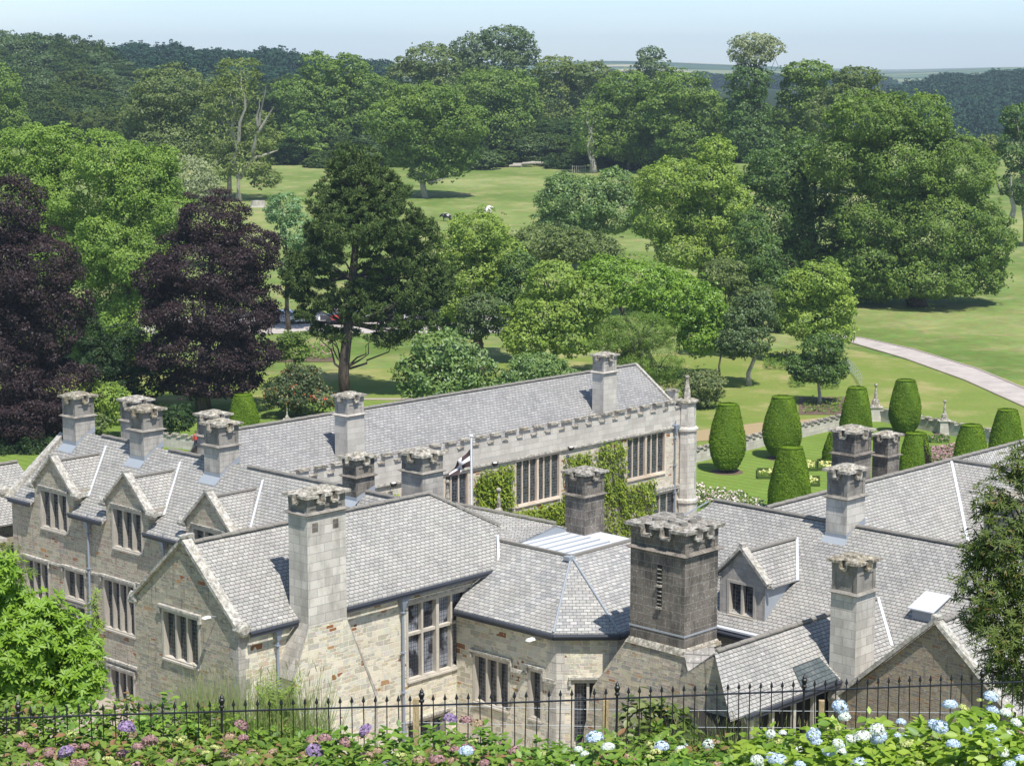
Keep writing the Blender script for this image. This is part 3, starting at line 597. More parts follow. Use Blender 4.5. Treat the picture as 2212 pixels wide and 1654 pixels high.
# --- low roof with open shed below
roofp([[(58.0, 43.65, 7.3), (68.6, 43.65, 7.3), (70.5, 45.95, 9.0), (59.3, 45.95, 9.0)][:0] or [(57.4, 43.65, 7.32), (68.5, 43.65, 7.32), (70.4, 45.95, 8.97), (59.35, 45.95, 8.97)], [(59.35, 45.95, 8.97), (70.4, 45.95, 8.97), (68.9, 48.2, 7.35), (60, 48.2, 7.35)]])
roofp([[(61.95, 43.62, 7.36), (64.3, 43.62, 7.36), (64.3, 44.55, 8.02), (62.5, 44.55, 8.02)]], 'slate_dark', 'roof_patch', .04, 'patch of new dark blue-green slates by the small chimney')
ridge_tiles(house, (59.5, 45.95, 8.97), (70.3, 45.95, 8.97), .2)
lv = MB(); lv.beam((68.75, 44.1, 7.65), (70.45, 45.95, 9.02), .12, .05); lv.build('lead_valley', M['lead_white'], house)
gutter(house, (58.2, 43.58, 7.22), (64.4, 43.58, 7.22))
mb = MB(); mb.box(57.6, 68, 44.6, 47.2, 0, 6.6); mb.build('shed_shade', M['shadowy'], house)  # solid near-black block, the shed's shaded inside put into its colour
mb = MB()
for x in (58.8, 60.1, 61.5, 62.8): mb.box(x, x+.16, 43.75, 43.9, 0, 7.15)
mb.build('shed_post', M['surround'], house)
chimney(house, 64.45, 65.75, 43.0, 44.2, 2, 12.15, 'granite_pale', 'cap_mossy', zs=10.7, k=.95, label='slender pale granite chimney rising from the low eaves')
# --- right range R1, ridge p=73.6
def r1z(p): return 7+.727*(p-68.1)
roofp([[(67.9, 44.0, r1z(67.9)), (67.9, 56.5, r1z(67.9)), (71.5, 58.5, r1z(71.5)), (73.6, 57.1, 11), (73.6, 30, 11), (67.9, 30, r1z(67.9))]]); roofp([[(73.6, 57.1, 11), (76.2, 59.5, 9), (78, 59.5, 7.6), (78, 30, 7.6), (73.6, 30, 11)]])
ridge_tiles(house, (73.6, 57.1, 11), (73.6, 50.4, 11)); ridge_tiles(house, (73.6, 49.2, 11), (73.6, 34, 11))
lb = MB(); lb.beam((73.4, 57.3, 10.98), (72, 58.5, 9.95), .14, .03); lb.build('lead_hip', M['lead'], house)
mb = MB(); wall(mb, FQ(68.3), 30, 57, 0, 7.1); mb.poly((68.3, 57, 0), (77, 57, 0), (77, 57, 7.5), (73.6, 57, 10.8), (68.3, 57, 7)); mb.build('wall', M['rubble'], house)
gutter(house, (67.75, 50, 6.83), (67.75, 56, 6.83))
chimney(house, 72.95, 74.35, 49.3, 50.4, 10.2, 13.65, 'granite_pale', 'cap', zs=12.25, k=1.0, label='granite chimney with orange lichen on the right-hand ridge', lead=(10.5, 11.0))
# dormer on R1
RPp = 68.7; fr1 = FQ(RPp); c = 51.72; mb = MB(); w6 = (51.12, 52.4, 7.5, 8.85)
D = MB()
for s in (-1, 1): D.beam((RPp-.02, c+s*1.45, 9.12), (RPp-.02, c+s*.02, 10.5), .4, .12)
D.box(RPp-.2, RPp+.25, c-.1, c+.1, 10.55, 10.7); kneeler(D, (RPp, c-1.4, 9.02), .1); kneeler(D, (RPp, c+1.4, 9.02), .1)
dm = D.build('dormer', M['coping'], house, jit=.01, label='stone dormer with a two-light window on the right-hand slope')
wall(mb, fr1, c-1.22, c+1.22, 7.15, 9.15, [hole(*w6)]); mb.poly(fr1.pt(c-1.25, 9.15), fr1.pt(c+1.25, 9.15), fr1.pt(c, 10.42)); mb.build('dormer_wall', M['granite'], dm)
window(dm, fr1, *w6, 2, sub=True, hood=False)
ck = MB()
for s in (-1, 1): ck.poly((RPp, c+s*1.22, 7.2), (RPp+2.5, c+s*1.22, 9.1), (RPp, c+s*1.22, 9.1))
ck.box(RPp-.15, RPp+.05, c-1.35, c-.95, 7.0, 7.35); ck.build('lead_cheek', M['lead'], dm)
r = MB()
for s in (-1, 1): r.slab([(RPp+.15, c, 10.25), (72.55, c, 10.25), (70.7, c+s*1.45, 8.95), (RPp+.15, c+s*1.45, 8.95)], .06)
r.build('dormer_roof', M['slate'], dm); rt = MB(); rt.beam((RPp+.2, c, 10.3), (72.5, c, 10.3), .2, .08); rt.build('ridge_tile', M['ridge'], dm)
lb = MB(); lb.beam((70.65, c-1.52, 8.95), (72.6, c-.05, 10.3), .12, .05, up=(-.5, 0, .8)); lb.box(67.85, 68.1, 49.9, 53.5, 6.95, 7.03); lb.build('lead_valley', M['lead_white'], dm)
# roof hatch
lb = MB(); lb.hexa([(70.2, 43.1, 8.5), (70.2, 44.1, 8.5), (71.2, 44.1, 9.2), (71.2, 43.1, 9.2), (70.2, 43.1, 8.95), (70.2, 44.1, 8.95), (71.25, 44.1, 9.35), (71.25, 43.1, 9.35)]); hb = lb.build('roof_hatch', M['lead_grey'], house)
lb = MB(); lb.slab([(70.0, 43.0, 9.0), (70.0, 44.2, 9.0), (71.35, 44.2, 9.45), (71.35, 43.0, 9.45)], .05); lb.build('hatch_lid', M['lead_white'], hb)
# small lean-to gablet by gable 3
# --- gable 3 at the bottom right
G3 = 64.3; f4 = FQ(G3); a3 = 39.3; mb = MB(); q1 = 43.5; q0 = 35.1
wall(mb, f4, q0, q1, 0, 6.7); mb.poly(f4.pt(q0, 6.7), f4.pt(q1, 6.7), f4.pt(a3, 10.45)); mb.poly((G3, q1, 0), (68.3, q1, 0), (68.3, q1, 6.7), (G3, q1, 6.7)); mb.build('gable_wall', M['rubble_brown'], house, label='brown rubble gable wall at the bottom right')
roofp([[(G3+.1, 39.3, 10.4), (72.8, 39.3, 10.4), (67.9, 43.7, 6.6), (G3+.1, 43.7, 6.6)], [(G3+.1, 39.3, 10.4), (G3+.1, 34.9, 6.6), (67.9, 34.9, 6.6), (72.8, 39.3, 10.4)]])
ridge_tiles(house, (G3+.4, 39.3, 10.4), (72.7, 39.3, 10.4))
cb = MB(); coping(cb, (G3-.02, 43.7, 6.7), (G3-.02, 39.3, 10.58), .38, .14); coping(cb, (G3-.02, 34.9, 6.7), (G3-.02, 39.3, 10.58), .38, .14); kneeler(cb, (G3, 43.75, 6.6), .28); cb.box(G3-.2, G3+.3, 39.15, 39.45, 10.6, 10.75); cb.build('gable_coping', M['coping'], house, jit=.012)
mb = MB(); f4.bx(mb, 38.2, 40.8, 5.9, 6.05, 0, .12); mb.build('string_course', M['coping'], house)
# --- R2 ridge along a, R3 branch
roofp([[(73.7, 54.4, 11.0), (89.8, 54.4, 11.0), (84.9, 50.2, 7.6), (74.5, 50.2, 7.6)], [(73.7, 54.4, 11.0), (75.5, 58.6, 7.6), (100, 58.6, 7.6), (100, 54.4, 11.0)],
       [(89.8, 54.4, 11.0), (89.8, 30, 11.0), (84.9, 30, 7.6), (84.9, 50.2, 7.6)], [(89.8, 54.4, 11.0), (100, 54.4, 11.0), (94.7, 50.2, 7.6), (94.7, 30, 7.6), (89.8, 30, 11.0)]], 'slate')
ridge_tiles(house, (74, 54.4, 11.0), (99, 54.4, 11.0)); ridge_tiles(house, (89.8, 54.3, 11.0), (89.8, 32, 11.0))
lv = MB(); lv.beam((84.95, 50.2, 7.66), (89.75, 54.35, 11.03), .14, .05); lv.build('lead_valley', M['lead_white'], house)
mb = MB(); mb.box(73, 99, 51, 58, 0, 7.55); mb.box(85.2, 94.4, 30, 51, 0, 7.5); mb.build('wall', M['rubble'], house)
chimney(house, 81.3, 82.75, 54.6, 55.9, 10.3, 13.65, 'granite_dark', 'cap', zs=12.3, k=1.0)
chimney(house, 84.0, 85.05, 54.45, 55.35, 10.3, 13.1, 'granite_dark', 'cap', zs=11.9, k=.85)
chimney(house, 79.4, 80.6, 44.6, 46.3, 8, 12.15, 'granite', 'cap', zs=11, k=.9)
# wall lamp
def floodlight(parent, P, name='floodlight'):
    mb = MB(); P = np.array(P, float); mb.tube([P, P+[-.1, -.28, .04]], .03, 6); mb.taper(P[0]-.24, P[0]+.06, P[1]-.46, P[1]-.24, P[2]-.15, P[2]+.05, -.05, .01); o = mb.build(name, M['black'], parent)
    gb = MB(); gb.taper(P[0]-.2, P[0]+.02, P[1]-.43, P[1]-.27, P[2]+.051, P[2]+.1, 0, -.06); gb.build('lamp_glass', M['white'], o); return o
lamp = MB(); lamp.tube([(60.3, 55.85, 7.35), (59.85, 55.85, 7.5)], .025, 6); lo = lamp.build('wall_lamp', M['lead_grey'], house)
lamp = MB(); lamp.taper(59.5, 59.9, 55.75, 55.98, 7.42, 7.52, 0, -.05); lamp.build('lamp_glass', M['white'], lo)
lamp = MB(); lamp.tube([(48.3, 62.2, 9.5), (47.9, 62.2, 9.62)], .02, 6); lo = lamp.build('wall_lamp', M['lead_grey'], house); lamp = MB(); lamp.taper(47.6, 47.95, 62.1, 62.3, 9.55, 9.62, 0, -.03); lamp.build('lamp_glass', M['white'], lo)

# ------------------------------------------------------------------ long gallery range
gal = root('gallery_range', 'long two-storey granite gallery range behind, with battlements, ivy and tall mullioned windows', 'building', hw(np.array([82, 80, 0.])))
fg = FP(78.4); wg = [(75.0, 78.6, 6.15, 8.65, 6), (82.55, 86.2, 6.15, 8.68, 6), (92.35, 95.9, 6.22, 8.7, 6), (94.9, 97.0, 3.1, 4.8, 3), (84, 86.5, 1.2, 4.2, 4), (75.5, 78, 1.2, 4.2, 4)]
mb = MB(); wall(mb, fg, 64, 97.4, 0, 8.85, [hole(*x[:4]) for x in wg]); mb.poly((64, 78.4, 0), (64, 86.4, 0), (64, 86.4, 9.9), (64, 82.4, 12.2), (64, 78.4, 9.9)); mb.poly((97.9, 78.4, 0), (97.9, 86.4, 0), (97.9, 86.4, 9.9), (97.9, 82.4, 12.2), (97.9, 78.4, 9.9)); mb.build('wall', M['rubble_gallery'], gal)
for i, x in enumerate(wg):
    window(gal, fg, *x[:5], ms='surround_brown' if i < 3 else 'surround', mw=.08, md=-.17, king=(3,) if x[4] == 6 else None, hood=i >= 3)
pw = MB(); pc = MB(); fg.bx(pw, 64, 97.4, 8.98, 9.75, -.4, .03); battlement(pw, pc, Fr((0, 78.37), (1, 0), (0, -1)), 64, 97.4, 9.75, 10.55)
fe = Fr((97.9, 0), (0, 1), (-1, 0)); pw.build('parapet', M['granite_gallery'], gal); pc.build('battlement_coping', M['cap'], gal, jit=.012); pw = MB(); pc = MB(); battlement(pw, pc, fe, 79.2, 83.2, 9.9, 11.0, 1.3); pw.build('parapet', M['granite_gallery'], gal); pc.build('battlement_coping', M['cap'], gal, jit=.012)
sb = MB(); fg.bx(sb, 64, 97.4, 8.852, 8.975, -.1, .16); fg.bx(sb, 87, 94.6, 5.1, 5.2, 0, .1); fg.bx(sb, 94.6, 97.4, 5.12, 5.25, 0, .16); sb.build('string_course', M['coping'], gal, jit=.008)
mb = MB(); mb.slab([(63.6, 78.75, 9.72), (97.85, 78.75, 9.72), (97.85, 82.4, 12.28), (63.6, 82.4, 12.28)], .08); mb.slab([(63.6, 82.4, 12.28), (97.85, 82.4, 12.28), (97.85, 86.4, 9.5), (63.6, 86.4, 9.5)], .08); mb.build('roof', M['slate_gallery'], gal)
ridge_tiles(gal, (63.6, 82.4, 12.28), (97.85, 82.4, 12.28), .2); rt = MB(); rt.beam((97.8, 78.8, 9.85), (97.8, 82.4, 12.36), .2, .12); rt.build('verge', M['coping'], gal)
chimney(gal, 70.2, 71.4, 78.95, 79.95, 9.3, 13.95, 'granite_gallery', 'cap', zs=12.75, k=.9, hm='granite'); chimney(gal, 90.75, 91.95, 78.95, 79.85, 9.3, 14.0, 'granite_gallery', 'cap', zs=12.8, k=.86, hm='granite')
def octo(mb, c, prof): mb.lathe(c, prof, 8)
tb = MB(); octo(tb, (97.9, 78.25, 0), [(.72, 0), (.70, 4.0), (.8, 4.05), (.8, 4.2), (.64, 4.3), (.62, 8.5), (.74, 8.6), (.74, 8.72), (.58, 8.85), (.56, 10.3)]); tu = tb.build('corner_turret', M['granite_pale'], gal)
tb = MB(); tb.lathe((97.9, 78.25, 10.3), [(.62, 0), (.74, .08), (.74, .2), (.5, .26)], 8); tb.lathe((97.9, 78.25, 10.5), [(.34, 0), (.3, .2), (.1, 1.3)], 4); tb.lathe((97.9, 78.25, 11.8), [(.05, 0), (.12, .05), (.14, .13), (.1, .21), (.03, .25)], 8); tb.build('obelisk_finial', M['cap'], tu, jit=.006)
for P in ((80.5, 78.35, 8.95), (72.7, 78.35, 8.95), (86.9, 78.35, 8.97)): floodlight(gal, P)
downpipe(gal, 96.8, 78.25, 0, 9.1, r=.05, name='downpipe')

# ------------------------------------------------------------------ the land
def groundmat():
    m, t, o = mat('parkland'); g = geo(t)
    n1 = noise(t, g, .035, 5, .6); n2 = noise(t, g, .8, 5, .7); n3 = noise(t, g, .15, 4, .6)
    col = ramp(t, n1.outputs[0], [(.34, (.105, .165, .035)), (.5, (.165, .215, .06)), (.64, (.24, .27, .10))])
    col = mixc(t, math_(t, 'MULTIPLY', ramp(t, n3.outputs[0], [(.50, 0), (.66, 1)]), .6), col, (.31, .29, .13)); n7 = noise(t, g, .06, 6, .7); col = mixc(t, math_(t, 'MULTIPLY', ramp(t, n7.outputs[0], [(.5, 0), (.62, 1)]), .5), col, (.10, .16, .03))
    col = mixc(t, .55, col, mixc(t, 1, col, n2.outputs['Color'], 'OVERLAY'))
    sx = nd(t, 'SeparateXYZ'); L(t, g, sx.inputs[0])
    # far country: a patchwork of fields
    v = nd(t, 'TexVoronoi'); v.inputs['Scale'].default_value = .0042; L(t, g, v.inputs['Vector'])
    sp = nd(t, 'SeparateColor'); L(t, v.outputs['Color'], sp.inputs[0])
    fld = ramp(t, sp.outputs[0], [(0, (.03, .06, .02)), (.3, (.11, .16, .05)), (.55, (.05, .09, .03)), (.72, (.2, .22, .09)), (.88, (.38, .33, .2))], 'CONSTANT')
    col = mixc(t, ramp(t, math_(t, 'DIVIDE', sx.outputs[1], 4000.), [(.24, 0), (.30, 1)]), col, fld)
    wf = ramp(t, math_(t, 'DIVIDE', sx.outputs[1], 2000.), [(.285, 0), (.30, 1), (.78, 1), (.95, 0)]); col = mixc(t, wf, col, (.022, .036, .014))
    surf(t, o, col, .95, n2.outputs[0], .4, .1, .1); return m
def grassmat(name, a, b_, sc=.25, stripe=0, c_=None, ca=.0):
    m, t, o = mat(name); g = geo(t); n1 = noise(t, g, sc, 5, .6); n2 = noise(t, g, 3.5, 5, .75)
    col = ramp(t, n1.outputs[0], [(.32, a), (.66, b_)])
    if stripe:
        mp = nd(t, 'Mapping'); mp.inputs['Rotation'].default_value = (0, 0, AZ); L(t, g, mp.inputs[0]); wv = nd(t, 'TexWave'); wv.inputs['Scale'].default_value = stripe; wv.inputs['Distortion'].default_value = .6; wv.bands_direction = 'Y'; L(t, mp.outputs[0], wv.inputs[0])
        col = mixc(t, math_(t, 'MULTIPLY', wv.outputs[1], .35), col, [x*.62 for x in a])
    if c_: col = mixc(t, math_(t, 'MULTIPLY', ramp(t, noise(t, g, .12, 5, .65).outputs[0], [(.5, 0), (.65, 1)]), ca), col, c_)
    col = mixc(t, .5, col, mixc(t, 1, col, n2.outputs['Color'], 'OVERLAY')); surf(t, o, col, .95, n2.outputs[0], .4, .06, .1); return m
M['land'] = groundmat(); M['lawn'] = grassmat('lawn', (.135, .21, .035), (.185, .26, .055), .2, .32)
M['outer'] = grassmat('outer_lawn', (.135, .20, .035), (.20, .235, .06), .09, 0, (.31, .28, .12), .9)
M['earth'] = plain('bare_earth', (.36, .26, .15), .95, 0, .6, 1.2, (.26, .22, .1)); M['soil'] = plain('soil', (.16, .11, .075), .95, 0, .6, 3)
def roadmat():
    m, t, o = mat('drive'); g = geo(t); n = noise(t, g, .5, 5, .6); n2 = noise(t, g, 9, 4, .7)
    c = ramp(t, n.outputs[0], [(.35, (.36, .32, .295)), (.65, (.48, .43, .395))]); surf(t, o, mixc(t, .4, c, mixc(t, 1, c, n2.outputs['Color'], 'OVERLAY')), .9); return m
M['road'] = roadmat(); M['gravel'] = plain('gravel', (.42, .36, .30), .95, 0, .5, 2.5)
def land():
    Ys = list(np.arange(-12, 70, 1.0))+list(np.arange(70, 250, 6))+list(250*1.035**np.arange(0, 112)); Ys = np.array(Ys)
    nA = 151; A = np.linspace(-.62, .62, nA); V = []; F = []
    for Y in Ys:
        w_ = max(abs(Y), 0)*1+34
        X = A*w_; Z = gz(X, np.full(nA, Y))
        V.append(np.stack([X, np.full(nA, Y), Z], 1))
    n = len(Ys); V = np.concatenate(V); me = bpy.data.meshes.new('ground')
    F = [(i*nA+j, i*nA+j+1, (i+1)*nA+j+1, (i+1)*nA+j) for i in range(n-1) for j in range(nA-1)]
    me.from_pydata(V.tolist(), [], F); me.materials.append(M['land']); me.polygons.foreach_set('use_smooth', [True]*len(F)); tag(link('ground', me), kind='structure')
land()
def sheet(name, pts, z, m, kind='structure'):
    mb = MB(); P = [(x, y, z) for x, y in pts]; mb.poly(*P); o = mb.build(name, m, None, False); return tag(o, kind=kind)
HB = lambda *l: [tuple(hw(np.array([p, q, 0.]))[:2]) for p, q in l]
# garden wall corners from the photograph
gw = [(14.2, 157.4), (32.2, 177.2), (43.5, 161.0)]
sheet('outer_lawn', [(-60, 150), (-60, 204), (-26, 204), (20, 222), (37, 224), (48, 205), (75, 160), (60, 110), (20, 110)], .012, M['outer'])
sheet('lawn', [gw[0], gw[1], gw[2], (58, 140), (36, 108), (10.5, 126)], .03, M['lawn'])
sheet('lawn', [(-60, 118), (-60, 181), (-10, 188), (12, 172), (12, 158), (-4, 138), (-20, 122)], .03, M['lawn'])
sheet('bare_earth', [tuple(atz(x, y, 0)[:2]) for x, y in ((1480, 956), (1480, 934), (1560, 924), (1640, 913), (1720, 908), (1815, 899), (1830, 908), (1740, 924), (1630, 938), (1550, 950))], .036, M['earth'])
sheet('courtyard', HB((40, 30), (100, 30), (100, 98), (40, 98)), .02, M['gravel'])
# drive
rl = [(34.5, 233.5), (38.3, 229.6), (42.3, 215.8), (45.4, 200.5), (47.4, 183.8), (48, 150)]; rr = [(37.5, 235.5), (40.6, 232.4), (44.6, 223), (48.4, 208), (50.6, 190), (51.5, 150)]
mb = MB()
for i in range(5): mb.poly((rl[i][0], rl[i][1], .045), (rl[i+1][0], rl[i+1][1], .045), (rr[i+1][0], rr[i+1][1], .045), (rr[i][0], rr[i][1], .045))
mb.build('road', M['road'], None, False)['kind'] = 'structure'
mb = MB()
for L_ in (rl, rr):
    for i in range(5): mb.beam((*L_[i], .06), (*L_[i+1], .06), .25, .1)
mb.build('kerb', M['gravel'], None, False)['kind'] = 'structure'
mb = MB(); pk = [(-48, 236), (-48, 252), (-4, 254), (4, 250), (4, 240), (-2, 237)]
mb.poly(*[(x, y, .05) for x, y in pk]); mb.build('car_park', M['road'], None, False)['kind'] = 'structure'
sheet('path', [(-22, 188.5), (-4, 188.5), (-4, 189.6), (-22, 189.3)], .04, M['gravel'])

# ------------------------------------------------------------------ foliage
RS = np.random.RandomState
def mesh_np(name, V, k, faces, m, col=None, n=None):
    me = bpy.data.meshes.new(name); nv = len(V); ni = nv//k; fs = np.concatenate([np.array(f) for f in faces]); ln = np.array([len(f) for f in faces])
    me.vertices.add(nv); me.vertices.foreach_set('co', V.astype(np.float32).ravel())
    li = (np.arange(ni)[:, None]*k+fs[None, :]).ravel(); me.loops.add(len(li)); me.loops.foreach_set('vertex_index', li.astype(np.int32))
    lt = np.tile(ln, ni); me.polygons.add(len(lt)); me.polygons.foreach_set('loop_start', np.concatenate([[0], np.cumsum(lt)[:-1]]).astype(np.int32)); me.polygons.foreach_set('loop_total', lt.astype(np.int32))
    if col is not None:
        a = me.attributes.new('rnd', 'FLOAT', 'POINT'); a.data.foreach_set('value', np.repeat(col, k).astype(np.float32))
    me.materials.append(m); me.update(calc_edges=True); return me
T_Q = (np.array([(0, -.55, 0), (.34, 0, .06), (0, .55, 0), (-.34, 0, .06)]), [(0, 1, 2, 3)])
T_T = (np.array([(-.5, -.35, 0), (.5, -.3, .05), (.3, .4, 0), (-.35, .45, .08)]), [(0, 1, 2, 3)])
T_N = (np.array([(-.05, -.5, 0), (.05, -.5, 0), (.13, .5, 0), (-.13, .5, 0)]), [(0, 1, 2, 3)])
T_L = (np.array([(0, 0, 0), (.2, .28, .05), (.26, .55, .03), (0, 1, -.1), (-.26, .55, .03), (-.2, .28, .05), (0, .5, -.04)]), [(0, 1, 2, 6), (2, 3, 6), (6, 3, 4), (0, 6, 4, 5)])
T_R = (np.array([(0, 0, 0), (.12, .3, .03), (.15, .6, .02), (0, 1, -.1), (-.15, .6, .02), (-.12, .3, .03), (0, .5, -.04)]), [(0, 1, 2, 6), (2, 3, 6), (6, 3, 4), (0, 6, 4, 5)])
T_S = (np.array([(0, 0, 0), (.1, .45, .03), (0, 1, -.08), (-.1, .45, .03)]), [(0, 1, 2, 3)])
def cloud(name, P, N, S, T, m, rng, col=None, axis=None):
    n = len(P); N = N/np.linalg.norm(N, axis=1, keepdims=True)
    R = rng.normal(size=(n, 3)) if axis is None else axis
    B = R-(R*N).sum(1, keepdims=True)*N; B /= np.linalg.norm(B, axis=1, keepdims=True)+1e-9; X = np.cross(B, N)
    tv, tf = T; S = np.asarray(S).reshape(n, 1, 1)
    V = P[:, None, :]+S*(tv[None, :, 0:1]*X[:, None, :]+tv[None, :, 1:2]*B[:, None, :]+tv[None, :, 2:3]*N[:, None, :])
    return mesh_np(name, V.reshape(-1, 3), len(tv), tf, m, rng.rand(n) if col is None else col)
def unit(rng, n):
    d = rng.normal(size=(n, 3)); return d/np.linalg.norm(d, axis=1, keepdims=True)
def crown_pts(blobs, s, rng, cover=1., lf=.3, sq=.8, shape='round', lmax=2.0, back=.25):
    PP, NN, CC = [], [], []; ph = rng.uniform(0, 6.28, 6)
    for (c, rx, ry, rz) in blobs:
        R = np.array([rx, ry, rz]); area = 4*pi*((rx*rz)**1.6/3+(rx*ry)**1.6/3+(ry*rz)**1.6/3)**(1/1.6)
        n0 = int(area*cover*.75/(.5*s*s)); d = unit(rng, n0); k = ~((d[:, 1] > .35) & (rng.rand(n0) < .25)); d = d[k]; n0 = len(d)
        und = .5+.5*np.sin(d[:, 0:1]*5+ph[0]+d[:, 2:3]*3)*np.cos(d[:, 2:3]*6+ph[1]+d[:, 1:2]*2)
        PP.append(c+d*R*(.70+.20*und+.08*rng.rand(n0, 1))); NN.append(d*.8+unit(rng, n0)*.6+np.array([0, -.1, .35])); CC.append(np.clip(.15+.35*und[:, 0]+.4*rng.rand(n0), 0, 1))
        lr0 = min(lmax, max(lf*min(rx, rz), 1.5*s)); nl = int(area*1.7/(pi*lr0*lr0))+8
        D = unit(rng, nl); keep = ~((D[:, 2] < -.6) & (rng.rand(nl) < .5)); keep &= ~((D[:, 1] > .35) & (rng.rand(nl) < back)); D = D[keep]
        for d in D:
            out_ = rng.rand() < .2; r = lr0*(.38+.95*rng.rand()**1.5)*(.5 if out_ else 1.); cc = c+d*R*((.98+.17*rng.rand()) if out_ else (.68+.26*rng.rand())); m_ = max(6, int(cover*.85*2*pi*r*r*(.5+.5*sq)/(.42*s*s)))
            u = unit(rng, m_)+d*.7+np.array([0, 0, .3]); u /= np.linalg.norm(u, axis=1, keepdims=True)
            rad = r*(.45+.7*rng.rand(m_, 1)**.7)
            PP.append(cc+u*rad*np.array([1.1, 1.1, sq])); NN.append(u*.7+unit(rng, m_)*.62+np.array([0, -.1, .35])); CC.append(np.clip(.12+.65*rng.rand()+.45*(rng.rand(m_)-.4), 0, 1))
    P = np.concatenate(PP); N = np.concatenate(NN); Cc = np.concatenate(CC); f = 2*pi/(1.1+.22*min(b_[1] for b_ in blobs)*2)
    g = np.sin(P[:, 0]*f+ph[2])*np.sin(P[:, 1]*f*.9+ph[3])*np.sin(P[:, 2]*f*1.15+ph[4])+.5*np.sin(P[:, 0]*f*2.3+ph[5])*np.sin(P[:, 2]*f*2.1+ph[1])
    Cc = np.clip(Cc+.12*np.tanh(g*2), 0, 1); return P, N, Cc
F_ = {}
def LM(k, *a, **b): F_[k] = leafmat(k, *a, **b)
LM('leaf_copper', (.013, .008, .009), (.048, .028, .029), .12, .03)
LM('leaf_lime', (.095, .18, .024), (.235, .345, .06), .3, .03)
LM('leaf_light', (0.089, 0.157, 0.023), (0.294, 0.394, 0.064), .3, .04)
LM('leaf_mid', (0.046, 0.093, 0.015), (0.181, 0.268, 0.043), .28, .04)
LM('leaf_dark', (0.026, 0.060, 0.014), (0.112, 0.189, 0.036), .2, .05)
LM('leaf_blue', (.045, .085, .028), (.125, .18, .058), .22, .05)
LM('leaf_pale', (.10, .20, .065), (.22, .34, .14), .3, .06)
LM('leaf_olive', (.065, .10, .025), (.165, .215, .06), .25, .04)
LM('leaf_yellow', (.085, .125, .025), (.185, .235, .055), .25, .03)
LM('leaf_grey', (.16, .19, .09), (.34, .37, .2), .25, .03)
LM('leaf_wood', (.028, .058, .018), (.088, .130, .036), .2, .0)
LM('leaf_wood_dark', (.020, .045, .018), (.060, .098, .032), .2, .0)
LM('leaf_wood_olive', (.035, .062, .018), (.105, .140, .036), .2, .0)
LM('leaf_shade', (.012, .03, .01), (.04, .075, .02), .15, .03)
LM('leaf_laurel', (.085, .18, .012), (.215, .35, .025), .25, .07)
LM('leaf_magnolia', (.06, .12, .025), (.18, .275, .06), .2, .09)
LM('leaf_pine', (.040, .072, .020), (.115, .165, .045), .12, .02)
LM('leaf_orange', (.03, .06, .02), (.10, .13, .045), .2, .05, bright=(.50, .09, .03), bf=.12)
LM('leaf_rhodo', (.07, .11, .03), (.20, .23, .08), .2, .06)
LM('leaf_yew', (.085, .15, .012), (.17, .27, .02), .15, .02)
LM('leaf_far', (.016, .045, .034), (.042, .088, .055), .1, .0)
LM('leaf_ivy', (.07, .13, .01), (.25, .31, .03), .3, .03)
LM('leaf_near', (.07, .17, .012), (.24, .38, .035), .35, .05)
LM('leaf_near_dark', (.025, .05, .012), (.12, .165, .035), .25, .03, bright=(.26, .14, .06), bf=.06)
LM('leaf_hydrangea', (.05, .13, .014), (.20, .32, .04), .3, .06)
LM('leaf_hydrangea_lime', (.10, .21, .015), (.34, .45, .055), .4, .06)
LM('leaf_hydrangea_rust', (.06, .12, .015), (.20, .29, .045), .3, .05, bright=(.28, .14, .08), bf=.16)
LM('leaf_grass', (.16, .22, .06), (.36, .40, .17), .5, .0, bright=(.34, .25, .17), bf=.15)
LM('petal_white', (.55, .60, .58), (.85, .88, .86), .2, .0); LM('petal_blue', (.38, .48, .72), (.68, .77, .93), .2, .0); LM('petal_violet', (.22, .15, .33), (.43, .31, .50), .2, .0)
LM('petal_pink', (.28, .13, .16), (.50, .32, .32), .2, .0); LM('petal_dusty', (.30, .20, .14), (.50, .36, .26), .2, .0); LM('petal_lime', (.38, .42, .14), (.62, .64, .28), .2, .0)
LM('petal_yellow', (.55, .5, .14), (.78, .74, .36), .2, .0); LM('petal_rose', (.45, .3, .3), (.8, .7, .68), .2, .0)
def barkmat(n, a, b_):
    m, t, o = mat(n); g = geo(t); mp = nd(t, 'Mapping'); mp.inputs['Scale'].default_value = (3, 3, .6); L(t, g, mp.inputs[0]); x = noise(t, mp.outputs[0], 2.2, 5, .7)
    surf(t, o, ramp(t, x.outputs[0], [(.35, a), (.65, b_)]), .95, x.outputs[0], .7, .1, .1); return m
M['bark'] = barkmat('bark', (.055, .045, .035), (.17, .145, .115)); M['bark_pale'] = barkmat('bark_pale', (.24, .22, .18), (.48, .45, .39)); M['bark_pine'] = barkmat('bark_pine', (.04, .032, .028), (.15, .12, .10))
def bez(a, b_, rng, n=5, wob=.08, sag=.0):
    a = np.array(a, float); b_ = np.array(b_, float); l = np.linalg.norm(b_-a); t = np.linspace(0, 1, n)[:, None]
    P = a+(b_-a)*t; P[1:-1] += rng.normal(0, wob*l, (n-2, 3))*np.array([1, 1, .4]); P[:, 2] += -sag*l*np.sin(pi*t[:, 0]); return P
